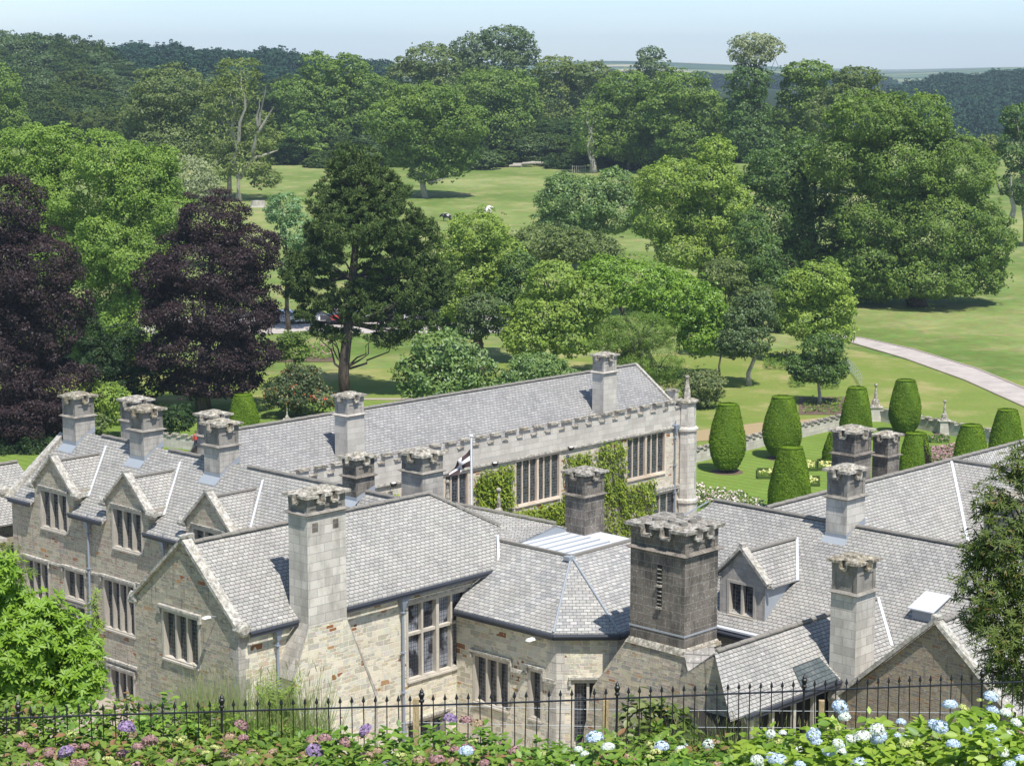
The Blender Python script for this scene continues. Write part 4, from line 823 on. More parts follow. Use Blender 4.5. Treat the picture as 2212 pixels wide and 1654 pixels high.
def tree(name, label, cat, base, px, leaf, s=None, cover=1., lf=.3, sq=.75, tk=.35, bark='bark', T=T_Q, group=None, limbs=7, seed=1, dz=1., lean=None, extra=(), back=.25, thin=False):
    """base = world point; px = blobs (x, y, rx, ry) of the photograph taken at the tree's own distance"""
    rng = RS(seed*7+13); base = np.array(base, float); Y = base[1]; dist = sqrt(Y*Y+(H-base[2])**2); s = s or max(.17, .00122*dist); cover *= .8; s *= .92
    blobs = []
    for i, (x, y, rx, ry) in enumerate(px):
        oy = (rng.rand()-.5)*.5*rx/FV*dist if i else 0
        c = aty(x, y, Y+oy); R = rx/FV*dist; Z = ry/FV*dist*1.02; blobs.append((c, R, R*dz, Z))
    rt = root(name, label, cat, base, group)
    P, N, Cc = crown_pts(blobs, s, rng, cover, lf, sq, back=back); me = cloud('crown', P-base, N, s*rng.uniform(.7, 1.3, len(P)), T, F_[leaf], rng, Cc)
    link('crown', me, rt)
    mb = MB(); top = max(blobs, key=lambda b: b[0][2]); tc = top[0].copy()
    P = bez(base-[0, 0, .3], tc, rng, 6, .015); mb.tube(P, [tk*1.5, tk, tk*.85, tk*.7, tk*.45, tk*.15], 8)
    for i in range(limbs):
        b = blobs[i % len(blobs)]; d = unit(rng, 1)[0]; d[2] = abs(d[2])*.8; e = b[0]+d*np.array(b[1:])*.92; k = rng.randint(2, 5); st = P[k]
        if e[2] < st[2]: st = P[2]
        q = bez(st, e, rng, 5, .06); mb.tube(q, [tk*.45, tk*.36, tk*.26, tk*.16, tk*.06], 6, cap=False)
    for (x0, y0, x1, y1, r_) in extra:
        a = aty(x0, y0, Y-2.0); b = aty(x1, y1, Y-3.0-3*rng.rand()); mb.tube(bez(a, b, rng, 5, .03), [r_, r_*.85, r_*.65, r_*.45, r_*.15], 6, cap=False)
    mb.build('trunk', M[bark], rt, False, smooth=True); return rt
def at_ground(Y, x):
    X = (x-1105.7)/FV*Y/cos(PT)*1.02; return (X, Y, float(gz(X, Y)))
TR = [
 # name, label, cat, (Y, trunk x), blobs, leaf, kwargs
 ('copper_beech', 'huge dark purple copper beech at the left edge', 'tree', (166, 40), [(20,470,75,85),(60,590,110,105),(90,700,105,95),(120,850,95,75),(-10,780,140,130),(40,900,110,60),(-20,620,90,120)], 'leaf_copper', dict(sq=.7, s=.21, tk=.6)),
 ('copper_beech', 'rounded purple copper beech left of the tall pine, with its trunk showing', 'tree', (180, 452), [(455,480,75,62),(450,580,120,80),(455,670,150,75),(430,760,140,60),(455,825,115,32),(540,540,70,50),(340,600,50,55),(540,760,60,50)], 'leaf_copper', dict(sq=.7, s=.21, tk=.55)),
 ('lime_tree', 'bright yellow-green tree behind the copper beech at the left edge', 'tree', (212, 100), [(60,330,75,60),(130,320,60,48),(50,430,100,90),(180,430,100,80),(130,540,110,90),(200,650,110,90),(230,750,80,60)], 'leaf_lime', dict(tk=.5, lf=.34)),
 ('lime_tree', 'bright yellow-green tree between the two copper beeches', 'tree', (205, 300), [(300,400,75,65),(330,360,55,45),(355,460,60,60),(240,350,70,60),(250,520,70,70),(310,560,80,80),(290,700,80,80),(200,560,50,60)], 'leaf_lime', dict(tk=.45, lf=.34)),
 ('ash_tree', 'pale grey-green thinly leaved tree above the yellow-green tree', 'tree', (300, 400), [(400,385,72,48),(350,410,50,40),(440,420,40,40)], 'leaf_grey', dict(cover=.6, limbs=16, bark='bark_pale', tk=.25)),
 ('beech_tree', 'broad olive-green park tree standing left of the silver trunked tree', 'tree', (440, 370), [(370,200,80,58),(320,250,55,55),(400,250,75,60),(360,310,95,48),(300,310,40,35),(430,320,50,40)], 'leaf_olive', dict(sq=.5, tk=.7)),
 ('silver_trunked_tree', 'tall tree with bare silver trunk and forked pale branches in the park', 'tree', (408, 515), [(515,165,48,42),(500,215,55,50),(480,290,55,50),(560,290,48,50),(530,350,60,35),(575,385,35,22),(455,360,45,40)], 'leaf_yellow', dict(cover=.6, sq=.5, bark='bark_pale', tk=.4, limbs=12, extra=[(515,436,515,375,.62),(515,385,506,300,.5),(506,300,495,190,.38),(517,385,545,345,.5),(545,345,552,290,.6),(552,290,560,215,.4),(545,345,600,325,.45),(512,330,528,200,.5),(505,300,480,215,.35),(555,290,592,230,.35),(560,270,575,180,.3),(528,240,520,150,.3)])),
 ('small_pine', 'small feathery conifer standing alone on the grass before the wood', 'tree', (500, 655), [(655,262,28,22),(652,290,42,18),(658,318,48,16)], 'leaf_mid', dict(sq=.45, tk=.4, bark='bark')),
 ('oak_tree', 'spreading dark green tree directly behind the small feathery conifer', 'tree', (525, 665), [(690,150,42,36),(650,210,62,45),(700,230,60,55),(640,270,50,40),(720,290,50,35)], 'leaf_mid', dict(sq=.6)),
 ('oak_tree', 'green tree right of the small conifer at the wood edge', 'tree', (530, 790), [(755,150,45,32),(800,200,60,45),(780,250,70,50),(810,290,55,40),(740,210,40,45)], 'leaf_mid', dict(sq=.6)),
 ('field_oak', 'big dense oak standing alone in the middle of the field', 'tree', (413, 925), [(920,225,85,42),(860,265,75,50),(985,270,68,50),(920,310,100,50),(965,350,50,38),(870,330,50,35),(1000,330,40,30),(925,365,45,30)], 'leaf_mid', dict(tk=.5, bark='bark_pale', sq=.65, extra=[(925,395,965,385,.25)])),
 ('beech_tree', 'rounded olive tree rising behind the lone field oak', 'tree', (600, 925), [(925,135,65,38),(880,180,60,45),(950,180,65,42),(985,215,60,40)], 'leaf_olive', dict(sq=.55)),
 ('tall_oak', 'tallest airy tree on the skyline left of centre', 'tree', (625, 1060), [(1090,85,62,26),(1020,105,48,30),(1060,140,85,38),(1130,120,38,25),(1010,150,40,30)], 'leaf_blue', dict(cover=.7, lf=.24, limbs=14, back=.2)),
 ('oak_tree', 'dark tree with deep shadow in the middle of the wood edge', 'tree', (530, 1090), [(1060,200,75,50),(1110,210,60,55),(1090,270,75,50),(1050,310,55,35),(1140,300,50,45)], 'leaf_mid', dict(sq=.6)),
 ('beech_tree', 'yellowish tree with pale bare stems right of the tallest tree', 'tree', (600, 1215), [(1200,150,48,30),(1240,165,40,30),(1205,210,50,45),(1220,270,50,50)], 'leaf_yellow', dict(sq=.5, cover=.8, bark='bark_pale', extra=[(1225,300,1215,170,.3),(1235,300,1240,200,.25),(1210,300,1205,190,.25)])),
 ('oak_tree', 'bronze-green round topped tree beside the yellowish one', 'tree', (595, 1285), [(1280,165,45,32),(1285,215,45,45),(1270,270,40,45)], 'leaf_olive', dict(sq=.55)),
 ('scots_pine', 'thin half bare tree with a reddish trunk at the field edge', 'tree', (474, 1275), [(1270,262,34,35),(1275,310,38,28)], 'leaf_mid', dict(cover=.45, bark='bark_pale', tk=.7, extra=[(1275,345,1272,235,.35)])),
 ('beech_tree', 'broad green tree right of the reddish trunk', 'tree', (480, 1350), [(1350,190,60,38),(1310,240,45,45),(1370,250,65,50),(1340,300,75,45),(1400,330,55,35)], 'leaf_mid', dict(sq=.5)),
 ('oak_tree', 'dark layered tree above the lime green one', 'tree', (470, 1470), [(1470,200,70,48),(1520,240,55,50),(1440,250,60,48),(1490,300,75,50),(1560,300,40,45)], 'leaf_mid', dict(sq=.5)),
 ('slender_tree', 'small airy tree with a tufted top on the skyline', 'tree', (640, 1405), [(1405,118,27,15),(1408,150,42,25),(1410,180,50,25)], 'leaf_blue', dict(cover=.6, lf=.25)),
 ('tall_ash', 'tall tree with a sparse pale wind-blown top right of centre', 'tree', (452, 1620), [(1630,92,50,18),(1600,112,30,26),(1660,105,36,16),(1630,125,42,16)], 'leaf_grey', dict(cover=.34, lf=.2, limbs=26, tk=.35, back=.1)),
 ('ivy_clad_tree', 'dark columnar tree wrapped in ivy under the sparse pale top', 'tree', (450, 1615), [(1618,180,46,42),(1612,240,48,50),(1620,300,50,50),(1650,330,45,50)], 'leaf_dark', dict(sq=.65)),
 ('oak_tree', 'flat topped dark tree standing left of the huge right-hand tree', 'tree', (460, 1735), [(1745,158,58,26),(1725,200,42,38),(1700,255,35,50),(1760,230,50,50),(1730,300,45,45)], 'leaf_mid', dict(sq=.55)),
 ('beech_tree', 'yellow-green domed tree peeping over the huge right-hand tree', 'tree', (420, 1845), [(1852,170,52,24),(1835,215,72,36),(1790,255,55,40),(1880,235,60,40)], 'leaf_olive', dict(sq=.5)),
 ('sycamore_tree', 'huge spreading tree at the right above the drive', 'tree', (264, 1960), [(1880,260,105,60),(1975,260,85,60),(1830,350,90,70),(1940,360,120,80),(2060,370,90,80),(1900,470,110,80),(2030,490,130,90),(2120,520,70,80),(1880,570,85,60),(2000,595,120,55),(2110,590,70,50),(1890,610,80,45)], 'leaf_mid', dict(tk=.9, lf=.22, lmax=2.6) if False else dict(tk=.9, lf=.22)),
 ('horse_chestnut', 'dense very dark tree between the lime green tree and the huge right-hand tree', 'tree', (272, 1730), [(1680,380,78,62),(1740,420,70,60),(1680,470,70,70),(1760,510,80,70),(1700,560,75,55),(1780,590,60,55),(1740,340,50,40),(1650,600,60,50),(1830,560,50,60)], 'leaf_dark', dict(tk=.7, lf=.25)),
 ('lime_tree', 'tall yellow-green tree right of the field', 'tree', (250, 1500), [(1545,335,42,42),(1450,400,75,55),(1530,400,65,60),(1430,470,72,60),(1520,480,70,60),(1590,530,58,55),(1480,540,75,45),(1580,440,40,50),(1600,590,50,40)], 'leaf_light', dict(tk=.6, lf=.26)),
 ('magnolia_tree', 'rounded twin-domed tree at the lower right corner of the field', 'tree', (300, 1260), [(1250,435,85,55),(1325,405,48,40),(1215,405,40,30),(1235,480,85,40),(1320,460,60,50)], 'leaf_magnolia', dict(tk=.4)),
 ('olive_shrub', 'wide olive-green shrub mass below the rounded twin-domed tree', 'shrub', (242, 1200), [(1170,525,70,38),(1250,535,75,38),(1310,560,45,35)], 'leaf_olive', dict(tk=.2)),
 ('maple_tree', 'fresh green tree immediately right of the tall pine', 'tree', (216, 1030), [(1035,505,65,50),(985,545,48,45),(1080,560,55,50),(1030,600,75,50),(1000,660,50,42),(1085,630,45,45)], 'leaf_light', dict(tk=.35, lf=.24)),
 ('holly_tree', 'small blue-green tree low between the pine and the maple', 'tree', (204, 1040), [(1040,670,48,40),(1020,710,40,25)], 'leaf_blue', dict(tk=.25)),
 ('maple_tree', 'broad light green tree above the gallery roof', 'tree', (196, 1200), [(1195,605,60,45),(1200,675,105,52),(1275,655,48,52),(1140,730,62,40),(1230,730,70,40)], 'leaf_light', dict(tk=.35, lf=.22, s=.3)),
 ('magnolia_tree', 'rounded magnolia with drooping leaves behind the gallery ridge', 'tree', (184, 960), [(955,755,70,40),(900,810,50,42),(1010,800,60,48),(955,830,85,42)], 'leaf_magnolia', dict(tk=.3, T=T_L, s=.42, cover=.8)),
 ('magnolia_shrub', 'low rounded shrub just behind the gallery ridge right of the magnolia', 'shrub', (178, 1165), [(1160,795,62,35),(1195,815,60,30),(1120,820,45,28)], 'leaf_magnolia', dict(tk=.2)),
 ('willow_tree', 'fine-leaved dull green tree behind the right end of the gallery', 'tree', (175, 1385), [(1380,715,75,42),(1410,780,65,48),(1325,735,45,42),(1360,800,60,40),(1430,830,40,30)], 'leaf_mid', dict(tk=.3, s=.2, T=T_N, cover=1.1, limbs=14)),
 ('cherry_laurel', 'large bright green domed laurel thicket', 'shrub', (202, 1430), [(1370,615,105,55),(1450,650,95,68),(1510,670,60,60),(1300,590,50,38),(1510,730,52,40)], 'leaf_laurel', dict(tk=.3, lf=.16, sq=.9)),
 ('dogwood_tree', 'small dull green tree behind the bright laurel', 'tree', (216, 1570), [(1560,595,50,38),(1600,640,32,35),(1650,650,35,35)], 'leaf_olive', dict(tk=.2)),
 ('hornbeam_tree', 'dense lumpy round tree left of the drive', 'tree', (212, 1760), [(1775,610,62,46),(1730,630,48,45),(1800,660,48,52),(1745,690,62,48),(1790,715,52,38)], 'leaf_light', dict(tk=.3, s=.3)),
 ('whitebeam_tree', 'young oval tree with a whitened trunk on the lawn', 'tree', (197, 1608), [(1612,685,42,42),(1610,735,60,38),(1640,670,35,40),(1580,745,35,30)], 'leaf_blue', dict(tk=.22, bark='bark_pale')),
 ('young_oak', 'young dark tree with an open trunk in front of the lumpy round tree', 'tree', (186, 1757), [(1775,755,48,34),(1765,800,62,28),(1740,790,40,22),(1805,790,28,30)], 'leaf_dark', dict(tk=.16, bark='bark_pale')),
 ('rhododendron', 'round yellowish rhododendron right of the corner turret', 'shrub', (184, 1522), [(1520,835,45,40),(1500,850,32,28)], 'leaf_rhodo', dict(tk=.12)),
 ('flowering_rhododendron', 'dark rhododendron dotted with orange-red flowers', 'shrub', (179, 650), [(650,825,50,38),(620,850,55,38),(675,860,52,36)], 'leaf_orange', dict(tk=.12, s=.24)),
 ('young_tree', 'thin leafy young tree rising above the orange-red flowered shrub', 'tree', (185, 630), [(625,735,20,18),(640,760,32,20),(605,765,22,18),(650,730,16,14)], 'leaf_mid', dict(tk=.1, cover=.8)),
 ('camellia_bush', 'green bush between the first two ridge chimneys', 'shrub', (168, 235), [(235,860,52,30),(250,895,42,25),(200,850,30,25)], 'leaf_light', dict(tk=.1)),
 ('dark_bush', 'dark glossy bush behind the third ridge chimney pair', 'shrub', (166, 375), [(375,905,48,32),(340,915,35,25)], 'leaf_shade', dict(tk=.1)),
 ('dark_bush', 'small brownish bush right of the first ridge chimney', 'shrub', (164, 212), [(212,912,22,22)], 'leaf_olive', dict(tk=.08)),
 ('silver_maple', 'pale fresh green tree showing between copper beech and pine', 'tree', (240, 635), [(615,455,38,40),(640,500,42,40),(665,545,42,40),(640,580,45,28)], 'leaf_pale', dict(tk=.25)),
 ('evergreen_shrub', 'dark evergreen shrub in the gap between the two maples above the gallery', 'shrub', (212, 1120), [(1115,640,45,50),(1125,580,35,35),(1100,700,40,30)], 'leaf_dark', dict(tk=.15)),
 ('holm_oak', 'dark tree filling the gap behind the small dull green tree', 'tree', (238, 1655), [(1640,560,50,50),(1670,620,50,50),(1620,500,40,45),(1690,680,40,45)], 'leaf_dark', dict(tk=.2)),
 ('hazel_bush', 'light green bush between the bright laurel and the oval tree', 'shrub', (204, 1545), [(1550,720,28,30),(1560,680,25,30)], 'leaf_mid', dict(tk=.1)),
 ('spindle_bush', 'mid green bush on the car park edge under the right side of the pine', 'shrub', (222, 960), [(955,700,35,25),(990,690,30,30)], 'leaf_mid', dict(tk=.1)),
 ('edge_shade_shrubs', 'low dark shrubs added for the deep shade at the left edge above the lower roof', 'shrub', (163, 20), [(10,972,60,30),(80,965,50,28),(-40,965,40,40)], 'leaf_shade', dict(tk=.1)),  # added shrubs, very dark leaves cover the sunlit lawn as shade
 ('shade_thicket', 'dark thicket standing for shrubs and deep shade between the two copper beeches', 'shrub', (186, 270), [(215,790,50,60),(270,760,45,60),(240,850,60,40),(310,830,45,40),(190,720,35,50)], 'leaf_shade', dict(tk=.2)),  # understorey shrubs, with the deep shade between the trees put into their colour
 ('beech_shade_shrubs', 'dark shrubs added for the shade under the huge copper beech at the left edge', 'shrub', (172, 60), [(20,945,90,55),(100,955,70,45),(155,905,50,50),(-30,920,60,70),(60,900,80,50)], 'leaf_shade', dict(tk=.2)),  # added shrubs, dark leaf colour stands for shade below the overhanging canopy
 ('yew_tree', 'dark tree cut by the right edge of the photo', 'tree', (330, 2185), [(2200,260,38,35),(2205,320,50,55),(2215,400,50,45)], 'leaf_dark', dict(tk=.5, extra=[(2185,470,2183,380,.5)], bark='bark_pale')),
 ('golden_bush', 'yellow-topped bush beyond the huge right-hand tree', 'shrub', (420, 2130), [(2130,315,32,22),(2125,345,35,30)], 'leaf_yellow', dict(tk=.2)),
 ('ash_tree', 'green tree at the left edge above the yellow-green trees', 'tree', (455, 5), [(5,190,38,48),(0,250,50,50),(20,270,40,40)], 'leaf_mid', dict(tk=.5)),
]
for i, (nm, lb_, ct, (Y, x), bl, lf_, kw) in enumerate(TR):
    tree(nm, lb_, ct, at_ground(Y, x), bl, lf_, seed=i+1, **kw)

# the tall pine
def pine():
    rng = RS(77); Y = 189.; b = np.array(atz(745, 857, 0.)); Y = b[1]; pxm = sqrt(Y*Y+31*31)/FV
    rt = root('tall_pine', 'tall dark pine with a bare trunk in front of the car park', 'tree', b)
    mb = MB(); T = [(745, 862), (742, 800), (752, 700), (762, 600), (770, 500), (778, 420), (785, 350)]; P = [aty(x, y, Y) for x, y in T]
    mb.tube(P, [.6, .52, .47, .4, .3, .2, .08], 10)
    bl = []
    for (cx, cy, rx, ry) in [(765,368,66,56),(735,440,70,54),(808,425,80,56),(770,495,95,42),(860,485,66,50),(690,505,34,34),(912,515,42,40),(650,575,48,34),(705,555,44,24),(850,565,85,34),(925,590,48,36),(820,625,56,18),(935,650,36,20),(650,640,34,14),(790,675,72,20),(860,712,52,16),(735,725,38,14),(690,715,26,12),(700,655,34,14),(800,600,62,26),(690,605,42,24),(890,640,56,24),(955,610,28,40),(765,640,55,20),(640,605,36,24),(845,660,68,18),(900,690,50,20),(830,735,40,14),(660,680,24,14)]:
        bl.append((aty(cx, cy, Y+(rng.rand()-.5)*rx*pxm*1.2), rx*pxm, rx*pxm*.85, ry*pxm))
    PP, NN, CC, AA = [], [], [], []
    for (c, rx, ry, rz) in bl:
        n = int(rx*rz*25)+16
        for _ in range(n):
            d = unit(rng, 1)[0]; p = c+d*np.array([rx, ry, rz])*rng.uniform(.45, 1.02); r = rng.uniform(.3, .62); m_ = 54; u = unit(rng, m_)+[0, 0, .75]+d*.5; u /= np.linalg.norm(u, axis=1, keepdims=True)
            PP.append(p+u*r*(.25+.75*rng.rand(m_, 1))); AA.append(u+[0, 0, .3]); NN.append(unit(rng, m_)); CC.append(np.clip(.15+.6*rng.rand()+.35*(rng.rand(m_)-.5), 0, 1))
        for _ in range(max(2, int(rx*1.6))):
            d = unit(rng, 1)[0]; e = c+d*np.array([rx, ry, rz])*.75; k = min(range(len(P)-1), key=lambda j: abs(P[j][2]-(e[2]-1.6))); mb.tube(bez(P[k], e, rng, 6, .05, .05), [.13, .11, .085, .06, .04, .02], 5, cap=False)
    PP = np.concatenate(PP); me = cloud('crown', PP-b, np.concatenate(NN), rng.uniform(.22, .4, len(PP)), T_N, F_['leaf_pine'], rng, np.concatenate(CC), np.concatenate(AA)); link('crown', me, rt)
    mb.build('trunk', M['bark_pine'], rt, False, smooth=True)
pine()

# distant woods: every crown a copy of a few prototypes
def proto(seed, leaf, s=.085, cover=1.0, sq=.7):
    rng = RS(seed); bl = [(np.array([0, 0, 1.25]), .8, .8, .75), (np.array([.45, 0, 1.0]), .5, .5, .5), (np.array([-.45, .1, .95]), .55, .55, .55), (np.array([.1, -.4, .8]), .6, .6, .55), (np.array([0, 0, .45]), .75, .75, .4)]
    P, N, Cc = crown_pts(bl, s, rng, cover, .3, sq); return cloud('crown', P, N, s*rng.uniform(.7, 1.3, len(P)), T_Q, F_[leaf], rng, Cc)
FP_ = [proto(s, l) for s, l in ((1, 'leaf_wood'), (2, 'leaf_wood_dark'), (3, 'leaf_blue'), (4, 'leaf_wood_olive'), (5, 'leaf_wood'))]; FD_ = [proto(s, 'leaf_far', .1) for s in (11, 12, 13)]
FAR = []
def far_tree(x, ytop, Y, r, pr_, label, group, tall=1., rng=random): FAR.append((x, ytop, Y, r, pr_, label, group, rng.uniform(0, 6.28)))
def far_geo(x, ytop, Y, r):
    X = (x-1105.7)/FV*Y/cos(PT)*1.01; zt = aty(x, ytop, Y)[2]; z0 = float(gz(X, Y)); h = max(6., min(zt-z0, 36.)); return X, Y, zt-h, r*1.35, h/2.
def far_build():
    FAR.sort(key=lambda f: -f[3]/f[2])
    for (x, yt, Y, r, pr_, lb_, g_, a) in FAR[:290]:
        X, Y, z, r, sc = far_geo(x, yt, Y, r); o = link('woodland_tree', pr_, None, (X, Y, z)); o.scale = (r, r, sc); o.rotation_euler = (0, 0, a); tag(o, lb_, 'tree', g_)
    cheap = {}
    for pm in set(f[4] for f in FAR[290:]):
        n = len(pm.vertices); V = np.empty(n*3, np.float32); pm.vertices.foreach_get('co', V); V = V.reshape(-1, 4, 3)[::2]; c = np.empty(n, np.float32); pm.attributes['rnd'].data.foreach_get('value', c); m_ = V.mean(1, keepdims=True); cheap[pm.name] = (m_+(V-m_)*1.35, c[::8], pm.materials[0])
    for mt in set(v[2].name for v in cheap.values()):
        VV, CC = [], []
        for (x, yt, Y, r, pr_, lb_, g_, a) in FAR[290:]:
            if pr_.materials[0].name != mt: continue
            X, Y, z, r, sc = far_geo(x, yt, Y, r); V, c, m = cheap[pr_.name]; ca, sa = cos(a), sin(a); W = V.copy(); W[..., 0] = (V[..., 0]*ca-V[..., 1]*sa)*r+X; W[..., 1] = (V[..., 0]*sa+V[..., 1]*ca)*r+Y; W[..., 2] = V[..., 2]*sc+z; VV.append(W.reshape(-1, 3)); CC.append(np.resize(c, len(V)))
        VV = np.concatenate(VV); b = VV.mean(0); o = link('distant_wood', mesh_np('distant_wood', VV-b, 4, [(0, 1, 2, 3)], bpy.data.materials[mt], np.concatenate(CC)), None, b); tag(o, 'dark mass of distant woodland on the far hills', 'wood', None, 'stuff')
def _unused(x, ytop, Y, r, pr_, label, group, tall=1., rng=random, name='woodland_tree'):
    X = (x-1105.7)/FV*Y/cos(PT)*1.01; zt = aty(x, ytop, Y)[2]; z0 = float(gz(X, Y))
    h = zt-z0; h = max(6., min(h, 34.)) if tall else h; sc = h/2.0; o = link(name, pr_, None, (X, Y, zt-h)); o.scale = (r*1.3, r*1.3, sc); o.rotation_euler = (0, 0, rng.uniform(0, 6.28)); return tag(o, label, 'tree', group)
def prof(pts, x): return float(np.interp(x, [p[0] for p in pts], [p[1] for p in pts]))
rr_ = random.Random(3)
gL, lL = 'trees of the wooded hill on the left', 'one of the crowded broadleaf trees covering the hill on the left'
for row, (Y, pf, st, rad) in enumerate([(840, [(-40,62),(60,66),(120,78),(200,82),(262,100),(300,150)], 22, 6.0), (790, [(-40,80),(100,88),(200,105),(262,130),(330,175)], 24, 6.5), (740, [(-40,105),(120,120),(230,140),(300,175)], 26, 6.5), (690, [(-40,135),(120,150),(250,165),(330,200)], 26, 6.5), (640, [(-40,160),(120,172),(250,195),(280,210)], 28, 6.5), (600, [(30,205),(130,195),(240,205),(280,225)], 26, 6.0), (575, [(60,235),(150,225),(250,240),(270,250)], 30, 5.5)]):
    x = pf[0][0]
    while x < pf[-1][0]:
        far_tree(x+rr_.uniform(-6, 6), prof(pf, x)+rr_.uniform(-7, 7), Y+rr_.uniform(-18, 18), rad*rr_.uniform(.8, 1.25), FP_[rr_.choice([0, 1, 2, 2, 4, 3 if row > 2 else 1])], lL, gL, rng=rr_); x += st*rr_.uniform(.85, 1.2)
gM, lM = 'trees of the wood beyond the park', 'one of the broadleaf trees filling the wood beyond the lone park trees'
for Y, pf, st, rad in [(1080, [(250,100),(400,98),(520,105),(640,112),(720,128),(860,132)], 17, 5.5), (1020, [(250,110),(450,112),(640,125),(860,142)], 19, 6), (900, [(270,135),(450,130),(600,145),(700,160),(860,165)], 24, 7), (760, [(270,180),(420,165),(600,170),(860,180)], 30, 8), (660, [(560,185),(860,180),(960,165),(1100,150),(1250,170),(1500,215),(1700,240)], 36, 8.5), (630, [(700,240),(900,220),(1100,210),(1300,240),(1600,260)], 40, 8), (600, [(240,250),(460,245),(700,270),(900,300),(1120,280),(1300,290),(1600,300)], 42, 7.5), (540, [(560,255),(700,265),(900,265),(1120,250),(1300,265),(1450,265),(1700,275)], 30, 5.5), (515, [(560,290),(840,290),(1000,292),(1120,285),(1300,290),(1700,300)], 26, 4), (498, [(700,322),(860,320),(1000,325),(1150,330),(1320,330),(1420,325)], 26, 3)]:
    x = pf[0][0]; dk_ = Y > 850
    while x < pf[-1][0]:
        far_tree(x+rr_.uniform(-8, 8), prof(pf, x)+rr_.uniform(-8, 8), Y+rr_.uniform(-15, 15), rad*rr_.uniform(.8, 1.25), rr_.choice(FD_) if dk_ else FP_[rr_.choice([0, 1, 2, 4])], ('one of the dark conifers of the far ridge behind the wood' if dk_ else lM), ('dark trees of the far ridge' if dk_ else gM), rng=rr_); x += st*rr_.uniform(.8, 1.2)
gR, lR = 'trees of the dark hill on the right', 'one of the dark blue-green trees covering the far hill on the right'
for Y, pf, st, rad in [(1500, [(1990,160),(2060,160),(2120,152),(2240,148)], 14, 7), (1400, [(1940,172),(2060,170),(2240,160)], 15, 7.5), (1300, [(1900,188),(2060,185),(2240,180)], 17, 8), (1200, [(1900,208),(2240,205)], 19, 8), (1100, [(1700,235),(1900,232),(2240,230)], 22, 8), (1000, [(1680,262),(2060,258),(2240,262)], 24, 8), (900, [(1660,300),(2240,290)], 28, 8), (2100, [(1280,152),(1900,168)], 14, 9)]:
    x = pf[0][0]
    while x < pf[-1][0]:
        far_tree(x+rr_.uniform(-4, 4), prof(pf, x)+rr_.uniform(-4, 4), Y+rr_.uniform(-20, 20), rad*rr_.uniform(.8, 1.25), rr_.choice(FD_), lR if Y < 2000 else 'one of the hazy dark trees on the valley side below the horizon', gR if Y < 2000 else 'hazy trees of the valley', rng=rr_); x += st*rr_.uniform(.8, 1.2)

far_build()

# ------------------------------------------------------------------ clipped yews
def yew(base, h, r, seed, barrel=True, label='', patch=False):
    rng = RS(seed); b = np.array([base[0], base[1], 0.])
    pr_ = [(.0, .55), (.06, .72), (.2, .93), (.33, 1.), (.5, .97), (.7, .82), (.88, .66), (.97, .585), (1., .50)] if barrel else [(.0, .98), (.1, 1.), (.3, .98), (.5, .9), (.7, .78), (.86, .66), (.96, .58), (1., .5)]
    hs = [p[0] for p in pr_]; rs = [p[1] for p in pr_]
    rt = root('clipped_yew', label, 'topiary', b, 'clipped yew topiaries'); z0 = .35 if barrel else .05
    mb = MB(); prf = [(r*rs[i]*.985, z0+(h-z0)*hs[i]) for i in range(len(hs))]; mb.lathe((b[0], b[1], 0), prf, 28); 
    mb.build('inner_hedge', F_['leaf_yew'], rt, False, smooth=True)
    n = int(26000*(h/5.3)*(r/1.4)); t = rng.rand(n); rr = np.interp(t, hs, rs)*r; a = rng.rand(n)*2*pi; top = rng.rand(n) < .09
    rr = np.where(top, rr*0+r*.56*np.sqrt(rng.rand(n)), rr); zz = np.where(top, h+.02, z0+(h-z0)*t)
    lump = 1+.028*np.sin(a*2+t*4+seed)+.018*np.sin(a*5+t*9+seed)+.012*np.sin(a*11-t*17); rr = rr*lump+rng.normal(0, .022, n)
    P = np.stack([rr*np.cos(a), rr*np.sin(a), zz+rng.normal(0, .02, n)], 1)
    N = np.stack([np.cos(a), np.sin(a), np.where(top, 3., .15+.3*(t-.3))], 1)+rng.normal(0, .45, (n, 3))
    c = np.clip(.5+.25*np.sin(a*3+t*5)+.5*(rng.rand(n)-.5), 0, 1); holes = np.zeros(n, bool)
    for _ in range(26): ha, ht, hr = rng.rand()*6.28, rng.rand(), rng.uniform(.03, .09); holes |= (((a-ha)*r)**2+((t-ht)*h)**2 < hr*hr*2)
    P = P[~holes]; N = N[~holes]; c = c[~holes]
    link('clipped_foliage', cloud('clipped_foliage', P, N, rng.uniform(.07, .13, len(P)), T_Q, F_['leaf_yew'], rng, c), rt)
    tb = MB(); tb.tube([b+[0, 0, -.05], b+[0, 0, .6]], .18, 8); tb.build('trunk', M['bark'], rt, False)
    if patch:
        m_ = 2600; a = rng.uniform(-1.1, -.1, m_); t = rng.uniform(.1, .97, m_); rr = np.interp(t, hs, rs)*r*1.02
        P = np.stack([rr*np.cos(a), rr*np.sin(a), z0+(h-z0)*t], 1); link('dead_patch', cloud('dead_patch', P, np.stack([np.cos(a), np.sin(a), a*0], 1)+rng.normal(0, .4, (m_, 3)), rng.uniform(.06, .12, m_), T_Q, F_['leaf_copper'], rng), rt)
def ybase(x, yb): return atz(x, yb, 0.)
